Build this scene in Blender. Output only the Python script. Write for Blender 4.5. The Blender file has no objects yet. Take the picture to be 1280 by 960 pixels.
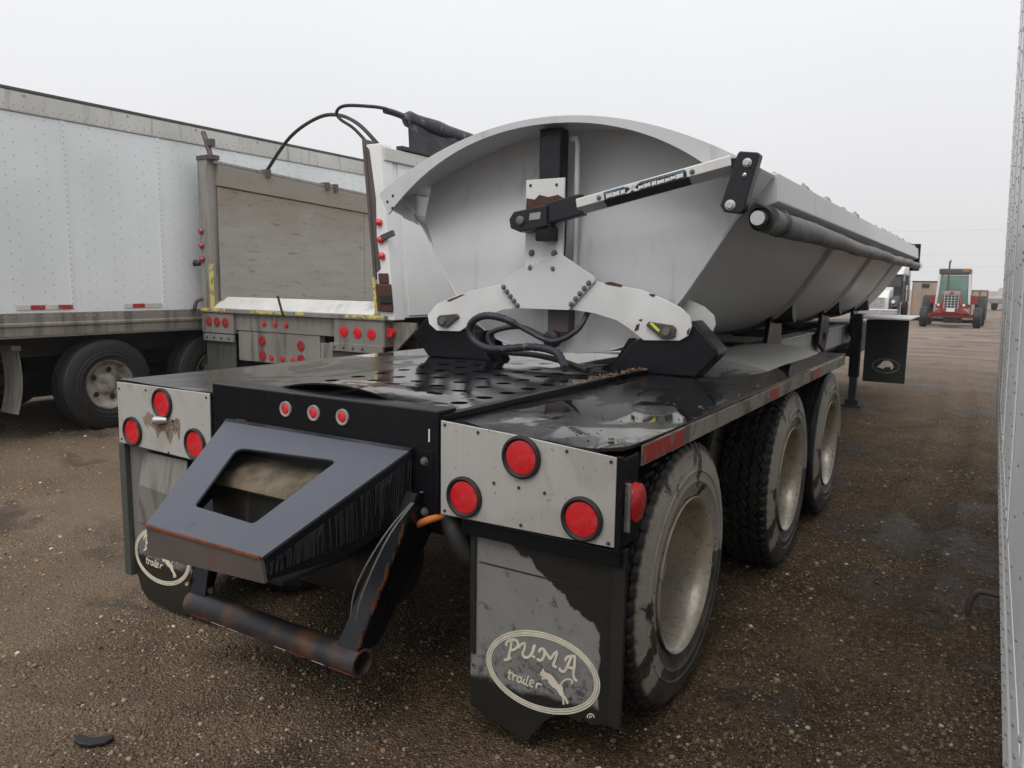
import bpy, bmesh, math, random
import numpy as np
from mathutils import Vector, Matrix
random.seed(7); RNG = np.random.default_rng(7)
sc = bpy.context.scene
C = sc.collection
R = math.radians

# ------------------------------------------------------------------ camera
cam_d = bpy.data.cameras.new('camera'); cam = bpy.data.objects.new('camera', cam_d); C.objects.link(cam)
sc.camera = cam
cam_d.sensor_fit = 'HORIZONTAL'; cam_d.sensor_width = 36.0
cam_d.lens = 36.0 * 954.545 / 1280.0
cam_d.clip_start = 0.02; cam_d.clip_end = 3000
Xc = Vector((0.847, 0.531, 0.014)); Zf = Vector((-0.525, 0.841, -0.131)).normalized()
Xc = (Xc - Zf * Xc.dot(Zf)).normalized(); Yc = (-Zf).cross(Xc)
m = Matrix((Xc, Yc, -Zf)).transposed().to_4x4(); m.translation = Vector((2.176, -2.054, 1.585))
cam.matrix_world = m

# ------------------------------------------------------------------ sky and sun (overcast)
SUN_EL, SUN_AZ = R(58), R(165)          # azimuth measured clockwise from +Y
world = bpy.data.worlds.new('World'); sc.world = world; world.use_nodes = True
nt = world.node_tree; nt.nodes.clear()
out = nt.nodes.new('ShaderNodeOutputWorld'); bg = nt.nodes.new('ShaderNodeBackground')
sky = nt.nodes.new('ShaderNodeTexSky'); sky.sky_type = 'NISHITA'; sky.sun_disc = False
sky.sun_elevation = SUN_EL; sky.sun_rotation = SUN_AZ; sky.air_density = 1; sky.dust_density = 6
tc = nt.nodes.new('ShaderNodeTexCoord'); sep = nt.nodes.new('ShaderNodeSeparateXYZ')
nt.links.new(tc.outputs['Generated'], sep.inputs[0])
rmp = nt.nodes.new('ShaderNodeValToRGB')
rmp.color_ramp.elements[0].position = 0.0; rmp.color_ramp.elements[0].color = (.695, .68, .69, 1)
rmp.color_ramp.elements[1].position = 0.55; rmp.color_ramp.elements[1].color = (.90, .925, .95, 1)
nt.links.new(sep.outputs['Z'], rmp.inputs[0])
cn = nt.nodes.new('ShaderNodeTexNoise'); cn.inputs['Scale'].default_value = 1.6; cn.inputs['Detail'].default_value = 4
nt.links.new(tc.outputs['Generated'], cn.inputs['Vector'])
cmr = nt.nodes.new('ShaderNodeMapRange'); cmr.inputs[1].default_value = .3; cmr.inputs[2].default_value = .7
cmr.inputs[3].default_value = 9.7; cmr.inputs[4].default_value = 10.4
nt.links.new(cn.outputs[0], cmr.inputs[0])
cl = nt.nodes.new('ShaderNodeVectorMath'); cl.operation = 'SCALE'
nt.links.new(rmp.outputs[0], cl.inputs[0]); nt.links.new(cmr.outputs[0], cl.inputs['Scale'])
mx = nt.nodes.new('ShaderNodeMix'); mx.data_type = 'RGBA'; mx.inputs[0].default_value = .93
nt.links.new(sky.outputs[0], mx.inputs[6]); nt.links.new(cl.outputs[0], mx.inputs[7])
nt.links.new(mx.outputs[2], bg.inputs[0]); bg.inputs[1].default_value = 0.1
nt.links.new(bg.outputs[0], out.inputs[0])
sun_d = bpy.data.lights.new('sun', 'SUN'); sun_d.energy = 1.3; sun_d.angle = R(40); sun_d.color = (1, .97, .93)
sun = bpy.data.objects.new('sun', sun_d); C.objects.link(sun); sun.location = (0, -20, 30)
sd = Vector((math.sin(SUN_AZ) * math.cos(SUN_EL), math.cos(SUN_AZ) * math.cos(SUN_EL), math.sin(SUN_EL)))
sun.rotation_euler = sd.to_track_quat('Z', 'Y').to_euler()
sc.view_settings.view_transform = 'Standard'; sc.view_settings.look = 'None'
sc.view_settings.exposure = 0.24; sc.view_settings.gamma = 1.0

# ------------------------------------------------------------------ node helpers
class NT:
    def __init__(s, name):
        s.m = bpy.data.materials.new(name); s.m.use_nodes = True; s.t = s.m.node_tree
        s.b = s.t.nodes['Principled BSDF']; s.tc = s.n('ShaderNodeTexCoord'); s.co = s.tc.outputs['Object']
        s.out = [x for x in s.t.nodes if x.type == 'OUTPUT_MATERIAL'][0]
    def n(s, k): return s.t.nodes.new(k)
    def put(s, sock, v):
        if isinstance(v, bpy.types.NodeSocket): s.t.links.new(v, sock)
        elif isinstance(v, (tuple, list)): sock.default_value = tuple(v) + ((1,) if len(v) == 3 and len(sock.default_value) == 4 else ())
        else: sock.default_value = v
    def scale(s, vec, sc_):
        q = s.n('ShaderNodeMapping'); s.put(q.inputs['Vector'], vec); q.inputs['Scale'].default_value = sc_; return q.outputs[0]
    def noise(s, scale, detail=4, rough=.55, vec=None, dist=0):
        q = s.n('ShaderNodeTexNoise'); q.inputs['Scale'].default_value = scale; q.inputs['Detail'].default_value = detail
        q.inputs['Roughness'].default_value = rough; q.inputs['Distortion'].default_value = dist
        s.put(q.inputs['Vector'], vec if vec else s.co); return q.outputs[0]
    def vor(s, scale, vec=None, feature='F1', out='Distance'):
        q = s.n('ShaderNodeTexVoronoi'); q.feature = feature; q.inputs['Scale'].default_value = scale
        s.put(q.inputs['Vector'], vec if vec else s.co); return q.outputs[out]
    def mr(s, v, a, b, c=0., d=1., smooth=False):
        q = s.n('ShaderNodeMapRange'); q.interpolation_type = 'SMOOTHSTEP' if smooth else 'LINEAR'
        for i, x in enumerate((v, a, b, c, d)): s.put(q.inputs[i], x)
        return q.outputs[0]
    def math(s, op, a, b=0., c=0.):
        q = s.n('ShaderNodeMath'); q.operation = op
        s.put(q.inputs[0], a); s.put(q.inputs[1], b); s.put(q.inputs[2], c); return q.outputs[0]
    def mix(s, f, a, b, kind='MIX'):
        q = s.n('ShaderNodeMix'); q.data_type = 'RGBA'; q.blend_type = kind
        s.put(q.inputs[0], f); s.put(q.inputs[6], a); s.put(q.inputs[7], b); return q.outputs[2]
    def xyz(s, vec=None):
        q = s.n('ShaderNodeSeparateXYZ'); s.put(q.inputs[0], vec if vec else s.co); return q.outputs
    def bump(s, h, strength=.3, dist=.01):
        q = s.n('ShaderNodeBump'); q.inputs['Strength'].default_value = strength; q.inputs['Distance'].default_value = dist
        s.put(q.inputs['Height'], h); s.put(s.b.inputs['Normal'], q.outputs[0]); return q.outputs[0]
    def set(s, **k):
        names = dict(col='Base Color', rough='Roughness', metal='Metallic', spec='Specular IOR Level', coat='Coat Weight', coatr='Coat Roughness', trans='Transmission Weight', alpha='Alpha', ior='IOR')
        for a, v in k.items(): s.put(s.b.inputs[names[a]], v)
        return s

def paint(name, col, dirt=(.10, .08, .06), amt=.35, rough=.45, metal=0., scale=3., streak=True, fine=.25, bump=.12, coat=0., rvar=.15, soft=.14):
    """A painted or bare surface: uneven tone, grime in vertical runs and specks, fine relief."""
    s = NT(name)
    n1 = s.noise(scale * .6, 5); tone = s.mr(n1, .3, .7, .86, 1.1)
    c = s.mix(1., col, (1, 1, 1), 'MULTIPLY')
    q = s.n('ShaderNodeVectorMath'); q.operation = 'SCALE'; s.put(q.inputs[0], c); s.put(q.inputs['Scale'], tone); c = q.outputs[0]
    vec = s.scale(s.co, (5, 5, .55)) if streak else s.co
    n2 = s.noise(scale, 6, .62, vec)
    f = s.mr(n2, 1 - amt - soft * .5, 1 - amt + soft, 0, .8, True)
    c = s.mix(f, c, dirt)
    n3 = s.noise(scale * 22, 3, .6)
    sp = s.mr(n3, .64, .72, 0, fine, True); c = s.mix(sp, c, dirt)
    r = s.mr(n1, .25, .75, max(.02, rough - rvar), min(1, rough + rvar))
    s.set(col=c, rough=r, metal=metal, coat=coat)
    if bump: s.bump(s.math('ADD', n3, s.math('MULTIPLY', n2, .6)), bump, .004)
    return s.m

M = {}
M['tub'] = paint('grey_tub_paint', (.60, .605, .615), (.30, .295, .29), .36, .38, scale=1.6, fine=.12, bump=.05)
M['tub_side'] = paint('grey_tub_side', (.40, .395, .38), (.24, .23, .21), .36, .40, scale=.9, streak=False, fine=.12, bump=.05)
M['rib'] = paint('rib_paint', (.31, .315, .315), (.18, .17, .16), .45, .45, scale=3)
M['white'] = paint('worn_white_paint', (.68, .68, .67), (.20, .12, .08), .25, .42, scale=5, streak=False, fine=.5, soft=.05)
M['whitewall'] = paint('white_wall', (.82, .82, .81), (.48, .46, .43), .27, .4, scale=1.2, fine=.15, bump=.05)
M['vanpanel'] = paint('van_panel', (.74, .765, .77), (.55, .56, .56), .33, .22, scale=.9, fine=.08, bump=.05)
M['vanrail'] = paint('van_rail', (.56, .55, .52), (.30, .28, .25), .4, .5, scale=2)
M['vanbottom'] = paint('van_bottom_rail', (.25, .23, .20), (.12, .10, .085), .5, .6, scale=3)
M['black'] = paint('black_frame_paint', (.006, .0065, .009), (.030, .027, .025), .28, .33, scale=4, fine=.3, bump=.15)
M['blacklight'] = paint('satin_dark_paint', (.014, .0155, .021), (.05, .043, .04), .30, .34, scale=5, fine=.3, bump=.12)
M['hood'] = paint('slate_hood_paint', (.070, .075, .098), (.035, .032, .032), .30, .33, scale=3.5, fine=.2, bump=.1)
M['rusty'] = paint('rusty_steel', (.095, .075, .072), (.12, .055, .032), .42, .62, scale=9, streak=False, fine=.6, bump=.4)
M['bar'] = paint('worn_bar_paint', (.030, .031, .038), (.15, .068, .034), .50, .45, scale=7, streak=False, fine=.5, bump=.3)
M['casting'] = paint('dusty_casting', (.17, .135, .09), (.035, .028, .02), .50, .8, scale=4, streak=False)
for k_, v_ in (('black', .28), ('blacklight', .35)): M[k_].node_tree.nodes['Principled BSDF'].inputs['Specular IOR Level'].default_value = v_
M['rust'] = paint('orange_rust', (.20, .065, .022), (.07, .03, .02), .45, .85, scale=14, streak=False, bump=.5)
M['chip'] = paint('bare_rust_chip', (.085, .035, .025), (.03, .018, .015), .45, .8, scale=20, streak=False)
M['under'] = paint('dark_underbody', (.018, .017, .016), (.06, .05, .04), .40, .6, scale=5)
M['frame_grey'] = paint('frame_beam_grey', (.30, .30, .29), (.10, .09, .08), .42, .5, scale=3)
M['rubber'] = paint('black_rubber', (.018, .018, .018), (.06, .055, .05), .35, .55, scale=6)
M['dullgrey'] = paint('dull_aluminium', (.30, .285, .265), (.13, .115, .095), .46, .5, metal=.25, scale=2.5)
M['dumpinside'] = paint('scoured_dump_wall', (.34, .31, .27), (.18, .15, .12), .42, .6, scale=1.4, streak=False, fine=.3, bump=.2)
def scoured():
    s = NT('scoured_dump_wall'); g = s.noise(3, 6, .65, s.scale(s.co, (1, .6, 5))); b = s.noise(1.5, 5, .6, None, .6); k = s.noise(9, 5, .7, s.scale(s.co, (1, .5, 3)))
    x, y, z = s.xyz(); c = s.mix(s.mr(g, .3, .7), (.29, .268, .236), (.36, .338, .305))
    c = s.mix(s.mr(s.math('ADD', z, b), 2.45, 3.0, 0, .65, True), c, (.25, .205, .16)); c = s.mix(s.mr(k, .58, .68, 0, .6, True), c, (.12, .10, .085)); c = s.mix(s.mr(s.noise(5, 3), .66, .74, 0, .6, True), c, (.20, .105, .06))
    s.set(col=c, rough=s.mr(g, .3, .7, .45, .7), metal=.1); s.bump(g, .25, .006); return s.m
M['dumpinside'] = scoured()
M['floorwhite'] = paint('wet_pale_floor', (.62, .61, .60), (.30, .27, .24), .40, .35, scale=4, streak=False)
M['yellow'] = paint('chipped_yellow', (.66, .54, .14), (.24, .21, .15), .47, .6, scale=16, streak=False, soft=.05)
M['chrome'] = paint('bright_metal', (.55, .55, .55), (.2, .18, .16), .3, .3, metal=.8, scale=8)
M['bolt'] = paint('grey_bolt', (.17, .165, .16), (.08, .05, .035), .4, .5, metal=.4, scale=25, streak=False)
M['tape_red'] = paint('red_reflective_tape', (.42, .035, .035), (.25, .18, .15), .45, .4, scale=14, streak=False, soft=.05)
M['tape_white'] = paint('white_reflective_tape', (.6, .58, .55), (.3, .2, .18), .40, .4, scale=14, streak=False)
M['armwhite'] = paint('arm_white', (.72, .71, .69), (.35, .33, .3), .22, .4, scale=6)
M['armgrey'] = paint('arm_underside', (.32, .31, .30), (.2, .18, .16), .3, .5, scale=6)
M['decal_blue'] = paint('decal_blue', (.10, .17, .23), (.3, .33, .36), .35, .4, scale=40, streak=False)
M['decal_black'] = paint('decal_black', (.012, .014, .016), (.06, .06, .06), .3, .4, scale=40, streak=False)
M['logo'] = paint('cream_print', (.74, .69, .55), (.30, .27, .21), .22, .6, scale=40, streak=False, soft=.06)
M['redpaint'] = paint('tractor_red', (.30, .035, .03), (.09, .05, .04), .35, .45, scale=4)
M['tan'] = paint('tan_box', (.42, .33, .25), (.28, .20, .15), .38, .6, scale=1.5)
M['cabwhite'] = paint('cab_white', (.72, .72, .70), (.4, .38, .36), .25, .4, scale=3)
M['darkblue'] = paint('truck_dark', (.02, .025, .035), (.08, .08, .08), .3, .25, scale=3)
M['strap'] = paint('orange_strap', (.55, .16, .03), (.2, .08, .03), .35, .7, scale=20, streak=False)
M['fascia'] = paint('grimy_edge_strip', (.30, .275, .235), (.10, .075, .055), .50, .6, scale=7, streak=False, fine=.6, soft=.1)
M['mudrun'] = paint('dried_mud_run', (.022, .022, .025), (.05, .045, .04), .4, .5, scale=20, streak=False)
M['bloom'] = paint('rust_bloom', (.26, .20, .145), (.10, .065, .045), .5, .7, scale=22, streak=False, fine=.6)
M['tagyellow'] = paint('yellow_tag', (.75, .72, .08), (.06, .06, .03), .36, .5, scale=60, streak=False, soft=.05)
M['pinplate'] = paint('greasy_pin_plate', (.075, .065, .055), (.03, .025, .02), .4, .5, scale=14, streak=False)
M['vanrim'] = paint('dusty_van_rim', (.36, .33, .285), (.10, .08, .065), .5, .6, scale=9, streak=False, fine=.5)
M['flake'] = paint('brown_rust_scale', (.17, .085, .045), (.30, .23, .15), .5, .8, scale=60, streak=False)
M['galv'] = paint('galvanised_post', (.075, .08, .07), (.03, .028, .024), .42, .6, scale=6)

def lens(name, col):
    s = NT(name); n = s.noise(30, 4); v = s.vor(210)
    c = s.mix(s.mr(v, .15, .6, 0, .35), col, (col[0] * .62, col[1] * .6, col[2] * .6)); c = s.mix(s.mr(n, .5, .75, 0, .35), c, (.50, .13, .13))
    s.set(col=c, rough=s.mr(n, .3, .7, .12, .38), spec=.5, coat=.6, coatr=.12); s.bump(v, .16, .002); return s.m
M['lens'] = lens('red_lens', (.74, .016, .026))
M['lens_dull'] = lens('dull_red_lens', (.36, .03, .035))

def glass(name, tint, a=.55):
    s = NT(name); s.set(col=tint, rough=.05, alpha=a, spec=.6); return s.m
M['cabglass'] = glass('green_cab_glass', (.20, .36, .30), .5)
M['darkglass'] = glass('dark_windscreen', (.02, .025, .035), .96)

# wet black deck plate: water lies in pools
def wet_deck(name, sc_, lo, dry_r, edge, wet_r=.02):
    s = NT(name)
    big = s.noise(sc_, 3, .5, s.scale(s.co, (1.6, .8, 1)), 1.0); fine = s.noise(30, 3)
    pool = s.mr(s.math('ADD', big, s.math('MULTIPLY', fine, .03)), lo, lo + edge, 0, 1, True)
    dry = s.math('SUBTRACT', 1., pool)
    grit = s.mr(s.noise(110, 2), .68, .72, 0, .6, True); n2 = s.noise(5, 5)
    c = s.mix(s.mr(n2, .5, .75, 0, .6), (.006, .0065, .008), (.032, .029, .025))
    c = s.mix(s.math('MULTIPLY', grit, dry), c, (.11, .085, .06)); c = s.mix(pool, c, (.008, .0085, .010))
    r = s.math('ADD', s.math('MULTIPLY', dry, s.mr(n2, .3, .7, dry_r - .06, dry_r + .12)), s.math('MULTIPLY', pool, wet_r))
    s.set(col=c, rough=r, spec=.5, coat=pool, coatr=wet_r)
    h = s.math('ADD', s.math('MULTIPLY', s.noise(70, 3), s.math('MULTIPLY', dry, .5)), s.math('ADD', s.math('MULTIPLY', s.noise(2.6, 2), 1.0), s.math('MULTIPLY', s.noise(13, 3), .22)))
    s.bump(h, .2, .012); return s.m
M['deck_gloss'] = wet_deck('wet_gloss_cover', 1.7, .36, .14, .06, .085)
M['deck'] = wet_deck('wet_black_deck', 1.7, .45, .16, .05)

# brushed rear panel
def panel():
    s = NT('stained_steel_panel')
    g = s.noise(3, 6, .6, s.scale(s.co, (30, 30, .8))); b = s.noise(4.5, 5, .6, None, .6)
    c = s.mix(s.mr(g, .3, .7), (.51, .497, .475), (.54, .527, .505))
    c = s.mix(s.mr(b, .50, .62, 0, .38, True), c, (.37, .34, .30))
    run = s.noise(2.2, 4, .6, s.scale(s.co, (9, 9, .7)))
    c = s.mix(s.mr(run, .58, .64, 0, .4, True), c, (.55, .545, .53))
    c = s.mix(s.mr(s.noise(70, 2), .68, .74, 0, .5, True), c, (.14, .10, .07))
    s.set(col=c, rough=s.mr(g, .3, .7, .34, .5), metal=.25); s.bump(g, .05, .003); return s.m
M['panel'] = panel()

# mudflap: dried grey film on black rubber, its edge ragged
def flap(name, seed, lo, hi, cover):
    s = NT(name); x, y, z = s.xyz()
    n = s.noise(5, 5, .65, None, .4); w = s.math('MULTIPLY', s.math('SUBTRACT', n, .5), .22)
    top = s.math('SUBTRACT', s.math('SUBTRACT', .84 + seed, s.math('MULTIPLY', s.math('ABSOLUTE', s.math('SUBTRACT', x, lo)), .78)), s.math('ADD', z, w))
    a = s.mr(top, 0., .014, 0, 1, True)
    b = s.mr(s.math('SUBTRACT', s.math('ADD', z, s.math('MULTIPLY', w, .7)), .215 + seed * .2), 0, .03, 0, 1, True)
    e = s.mr(s.math('SUBTRACT', hi, s.math('ADD', x, s.math('MULTIPLY', w, .3))), 0, .006, 0, 1, True)
    f = s.math('MULTIPLY', s.math('MULTIPLY', a, b), e)
    sp = s.mr(s.noise(34, 3), .57, .63, 1, 0, True)
    f = s.math('MULTIPLY', f, s.mr(s.noise(26, 5, .7), .30, .42, .35, 1, True)); low = s.mr(z, .24, .42, 1, 0, True); f = s.math('MULTIPLY', f, s.math('SUBTRACT', 1., s.math('MULTIPLY', low, s.mr(s.noise(48, 4, .7), .50, .60, 0, .75, True))))
    grey = s.mix(s.noise(11, 5), (.19, .185, .176), (.25, .245, .235))
    c = s.mix(s.math('MULTIPLY', f, cover), s.mix(s.noise(20, 4), (.012, .012, .011), (.028, .026, .023)), grey)
    s.set(col=c, rough=s.mr(f, 0, 1, .36, .75)); s.bump(s.math('ADD', s.noise(40, 3), f), .2, .003); return s.m
M['flapR'] = flap('mudflap_right_rubber', 0., .76, 1.215, 1.)
M['flapL'] = flap('mudflap_left_rubber', .04, -1.26, -.70, .75)

# tyres: rubber with dried mud crust that stops at a ragged wet edge
def tyre_mat():
    s = NT('muddy_tyre'); x, y, z = s.xyz()
    n = s.noise(7, 5, .65, None, .3); w = s.math('MULTIPLY', s.math('SUBTRACT', n, .5), .55)
    rr = s.math('SQRT', s.math('ADD', s.math('MULTIPLY', y, y), s.math('MULTIPLY', z, z)))
    side = s.mr(rr, .465, .485, 1, 0, True)
    up = s.math('ADD', s.math('ADD', z, w), s.math('MULTIPLY', y, -.42))
    f = s.math('MULTIPLY', s.mr(up, -.20, -.18, 0, 1, True), side)
    gap = s.mr(s.noise(3.6, 5, .6, None, .8), .41, .445, 0, 1, True)
    f = s.math('MULTIPLY', f, gap)
    mud = s.mix(s.noise(16, 5), (.33, .30, .255), (.43, .395, .345))
    dust = s.mix(s.mr(s.noise(9, 4), .42, .7, 0, .55), (.013, .013, .013), (.055, .05, .043))
    f = s.math('MULTIPLY', f, s.mr(s.noise(24, 5, .7), .28, .5, .72, 1)); film = s.math('MULTIPLY', side, s.mr(s.noise(12, 5, .7), .35, .65, .03, .20)); c = s.mix(s.math('MAXIMUM', s.math('MULTIPLY', f, .9), film), dust, mud)
    s.set(col=c, rough=s.mr(f, 0, 1, .52, .9)); s.bump(s.math('ADD', s.noise(60, 3), s.math('MULTIPLY', f, 1.2)), .25, .004); return s.m
M['tyre'] = tyre_mat()
def rim_mat():
    s = NT('dusty_rim'); n = s.noise(8, 5, .65); x, y, z = s.xyz()
    wet = s.mr(s.math('ADD', z, s.math('MULTIPLY', n, .25)), .02, .12, 1, 0, True)
    c = s.mix(s.mr(n, .35, .7), (.52, .455, .36), (.35, .295, .22)); c = s.mix(s.mr(s.noise(55, 2), .6, .68, 0, .6, True), c, (.09, .07, .05))
    c = s.mix(s.math('MULTIPLY', wet, .4), c, (.42, .41, .39))
    s.set(col=c, rough=s.math('ADD', s.mr(wet, 0, 1, .75, .28), s.mr(s.noise(30, 3), .3, .7, -.08, .16)), metal=s.math('MULTIPLY', wet, .35)); s.bump(s.noise(45, 3), .35, .003); return s.m
M['rim'] = rim_mat()

def tarp_mat(name, a, b):
    s = NT(name); n = s.noise(4, 5, .6, s.scale(s.co, (1.5, .7, 1.5))); c = s.mix(s.mr(n, .4, .65), a, b)
    c = s.mix(s.mr(s.noise(11, 4), .6, .7, 0, .6), c, (.24, .24, .22))
    s.set(col=c, rough=.5); s.bump(s.noise(9, 4, .6, s.scale(s.co, (1, .6, 1)), 1.0), .6, .02); return s.m
M['tarp'] = tarp_mat('rolled_grey_tarp', (.13, .13, .12), (.035, .050, .060))
M['tarpblack'] = tarp_mat('rolled_black_tarp', (.012, .014, .02), (.03, .033, .045))

# ground
def ground_mat():
    s = NT('wet_gravel_ground')
    x, y, z = s.xyz()
    big = s.noise(.35, 5, .6); mid = s.noise(1.7, 5, .62, None, .5); fine = s.noise(38, 4, .7); g = s.vor(85); g2 = s.vor(190)
    c = s.mix(s.mr(mid, .32, .68), (.085, .056, .033), (.200, .138, .085))
    c = s.mix(s.mr(fine, .42, .62, 0, .8), c, (.045, .030, .019))
    def pebbles(c, scale, lo, amt):
        q = s.n('ShaderNodeTexVoronoi'); q.inputs['Scale'].default_value = scale; s.put(q.inputs['Vector'], s.co)
        hv = s.n('ShaderNodeSeparateColor'); s.put(hv.inputs[0], q.outputs['Color'])
        st = s.math('MULTIPLY', s.mr(hv.outputs[0], lo, lo + .05), s.mr(q.outputs['Distance'], .26, .44, 1, 0))
        tint = s.mix(hv.outputs[1], (.13, .085, .05), (.34, .25, .165)); tint = s.mix(s.mr(hv.outputs[2], .86, .92), tint, (.52, .46, .38))
        return s.mix(s.math('MULTIPLY', st, amt), c, tint)
    c = pebbles(c, 130, .45, .85); c = pebbles(c, 62, .72, .9)
    pale_left = s.math('MULTIPLY', s.mr(s.math('ADD', x, s.math('MULTIPLY', mid, -1.6)), .2, -2.6, 0, 1, True), s.mr(big, .35, .6, .35, 1)); c = s.mix(s.math('MULTIPLY', pale_left, .62), c, (.34, .265, .19))  # ground colour grows paler towards the left, broken up by noise
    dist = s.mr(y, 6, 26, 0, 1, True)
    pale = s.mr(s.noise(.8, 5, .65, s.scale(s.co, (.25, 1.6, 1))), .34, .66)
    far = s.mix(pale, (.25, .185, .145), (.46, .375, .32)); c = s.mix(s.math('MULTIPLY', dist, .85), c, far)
    wet = s.mr(s.math('ADD', s.noise(1.05, 5, .62, s.scale(s.co, (.7, .9, 1)), .6), s.mr(x, .2, 2.2, 0, .07)), .555, .66, 0, 1, True)
    c = s.mix(s.math('MULTIPLY', wet, .62), c, (.026, .021, .019))
    r = s.mr(wet, 0, 1, .88, .52); r = s.math('ADD', r, s.mr(fine, .3, .7, -.1, .1))
    s.set(col=c, rough=r, spec=s.mr(wet, 0, 1, .12, .26))
    h = s.math('ADD', s.math('MULTIPLY', g, -1.2), s.math('ADD', s.math('MULTIPLY', g2, -.5), s.math('MULTIPLY', fine, 1.1)))
    s.bump(h, 1., .014); return s.m
M['ground'] = ground_mat()
def stone_mat():
    s = NT('wet_stones'); a = s.n('ShaderNodeAttribute'); a.attribute_name = 'stone_tint'
    c = s.mix(s.mr(s.noise(160, 2), .35, .65, 0, .5), a.outputs['Color'], (.06, .045, .035)); s.set(col=c, rough=.6, spec=.22); return s.m
M['stone'] = stone_mat()
M['scrap'] = paint('torn_rubber', (.012, .012, .013), (.03, .03, .03), .3, .6, scale=20, streak=False)

# ------------------------------------------------------------------ mesh helpers
class MB:
    def __init__(s): s.v = []; s.f = []
    def add(s, v, f):
        o = len(s.v); s.v += [tuple(p) for p in v]; s.f += [tuple(i + o for i in q) for q in f]; return s
    def box(s, x0, x1, y0, y1, z0, z1):
        return s.add([(x0, y0, z0), (x1, y0, z0), (x1, y1, z0), (x0, y1, z0), (x0, y0, z1), (x1, y0, z1), (x1, y1, z1), (x0, y1, z1)],
                     [(0, 3, 2, 1), (4, 5, 6, 7), (0, 1, 5, 4), (1, 2, 6, 5), (2, 3, 7, 6), (3, 0, 4, 7)])
    def beam(s, p0, p1, w, h, up=(0, 0, 1)):
        p0, p1, up = Vector(p0), Vector(p1), Vector(up); d = (p1 - p0).normalized(); a = d.cross(up).normalized(); b = a.cross(d)
        v = [p + a * i * w / 2 + b * j * h / 2 for p in (p0, p1) for i, j in ((-1, -1), (1, -1), (1, 1), (-1, 1))]
        return s.add(v, [(0, 3, 2, 1), (4, 5, 6, 7), (0, 1, 5, 4), (1, 2, 6, 5), (2, 3, 7, 6), (3, 0, 4, 7)])
    def prism(s, poly, a, b, axis='y'):
        """poly in (x,z) for axis y, (y,z) for axis x, (x,y) for axis z"""
        fn = {'y': lambda p, t: (p[0], t, p[1]), 'x': lambda p, t: (t, p[0], p[1]), 'z': lambda p, t: (p[0], p[1], t)}[axis]
        n = len(poly); v = [fn(p, a) for p in poly] + [fn(p, b) for p in poly]
        return s.add(v, [tuple(range(n)), tuple(range(2 * n - 1, n - 1, -1))] + [(i, i + n, (i + 1) % n + n, (i + 1) % n) for i in range(n)])
    def tube(s, path, r, n=10, cap=True):
        P = [Vector(p) for p in path]; N = len(P); rs = r if isinstance(r, (list, tuple)) else [r] * N
        t0 = (P[1] - P[0]).normalized(); u = t0.orthogonal().normalized(); vs = []
        for i in range(N):
            t = ((P[min(i + 1, N - 1)] - P[i]).normalized() + (P[i] - P[max(i - 1, 0)]).normalized())
            t = t.normalized() if t.length > 1e-6 else t0
            u = (u - t * u.dot(t)).normalized(); w = t.cross(u)
            for k in range(n):
                a = 2 * math.pi * k / n; vs.append(P[i] + (u * math.cos(a) + w * math.sin(a)) * rs[i])
        fs = [(i * n + k, i * n + (k + 1) % n, (i + 1) * n + (k + 1) % n, (i + 1) * n + k) for i in range(N - 1) for k in range(n)]
        if cap: fs += [tuple(range(n - 1, -1, -1)), tuple((N - 1) * n + k for k in range(n))]
        return s.add(vs, fs)
    def cyl(s, p0, p1, r, n=16): return s.tube([p0, p1], r, n)
    def lathe(s, prof, c, axis='x', n=32, close=False):
        """prof: (along, radius)"""
        vs = []
        for k in range(n):
            a = 2 * math.pi * k / n; ca, sa = math.cos(a), math.sin(a)
            for t, r in prof:
                vs.append({'x': (c[0] + t, c[1] + r * ca, c[2] + r * sa), 'y': (c[0] + r * ca, c[1] + t, c[2] + r * sa), 'z': (c[0] + r * ca, c[1] + r * sa, c[2] + t)}[axis])
        m_ = len(prof); fs = []
        for k in range(n):
            for j in range(m_ - 1 + (1 if close else 0)):
                fs.append((k * m_ + j, k * m_ + (j + 1) % m_, ((k + 1) % n) * m_ + (j + 1) % m_, ((k + 1) % n) * m_ + j))
        return s.add(vs, fs)
    def disc(s, c, r, axis, t, n=20, bulge=0.):
        prof = [(0, r), (t, r)] + ([(t + bulge * .7, r * .7), (t + bulge, r * .02)] if bulge else [(t, r * .02)])
        return s.lathe(prof, c, axis, n)
    def mesh(s, name, mat, smooth=0, fix=True):
        me = bpy.data.meshes.new(name); me.from_pydata(s.v, [], s.f)
        if fix:
            bm = bmesh.new(); bm.from_mesh(me); bmesh.ops.remove_doubles(bm, verts=bm.verts, dist=1e-5)
            bmesh.ops.recalc_face_normals(bm, faces=bm.faces); bm.to_mesh(me); bm.free()
        if smooth:
            me.polygons.foreach_set('use_smooth', [True] * len(me.polygons)); me.set_sharp_from_angle(angle=R(smooth))
        me.materials.append(M[mat]); return me
    def build(s, name, mat, parent=None, bevel=0., smooth=0, loc=None):
        o = bpy.data.objects.new(name, s.mesh(name, mat, smooth)); C.objects.link(o); o.parent = parent
        if loc: o.location = loc
        if bevel:
            b = o.modifiers.new('bevel', 'BEVEL'); b.width = bevel; b.segments = 2; b.limit_method = 'ANGLE'; b.angle_limit = R(40)
        return o
def B(*a): return MB().box(*a)
def inst(name, me, parent=None, loc=(0, 0, 0), rot=(0, 0, 0)):
    o = bpy.data.objects.new(name, me); C.objects.link(o); o.parent = parent; o.location = loc; o.rotation_euler = rot; return o
def thing(name, label, cat, loc=(0, 0, 0), rz=0, group=None):
    o = bpy.data.objects.new(name, None); C.objects.link(o); o.location = loc; o.rotation_euler = (0, 0, rz)
    o['label'] = label; o['category'] = cat
    if group: o['group'] = group
    return o
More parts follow.
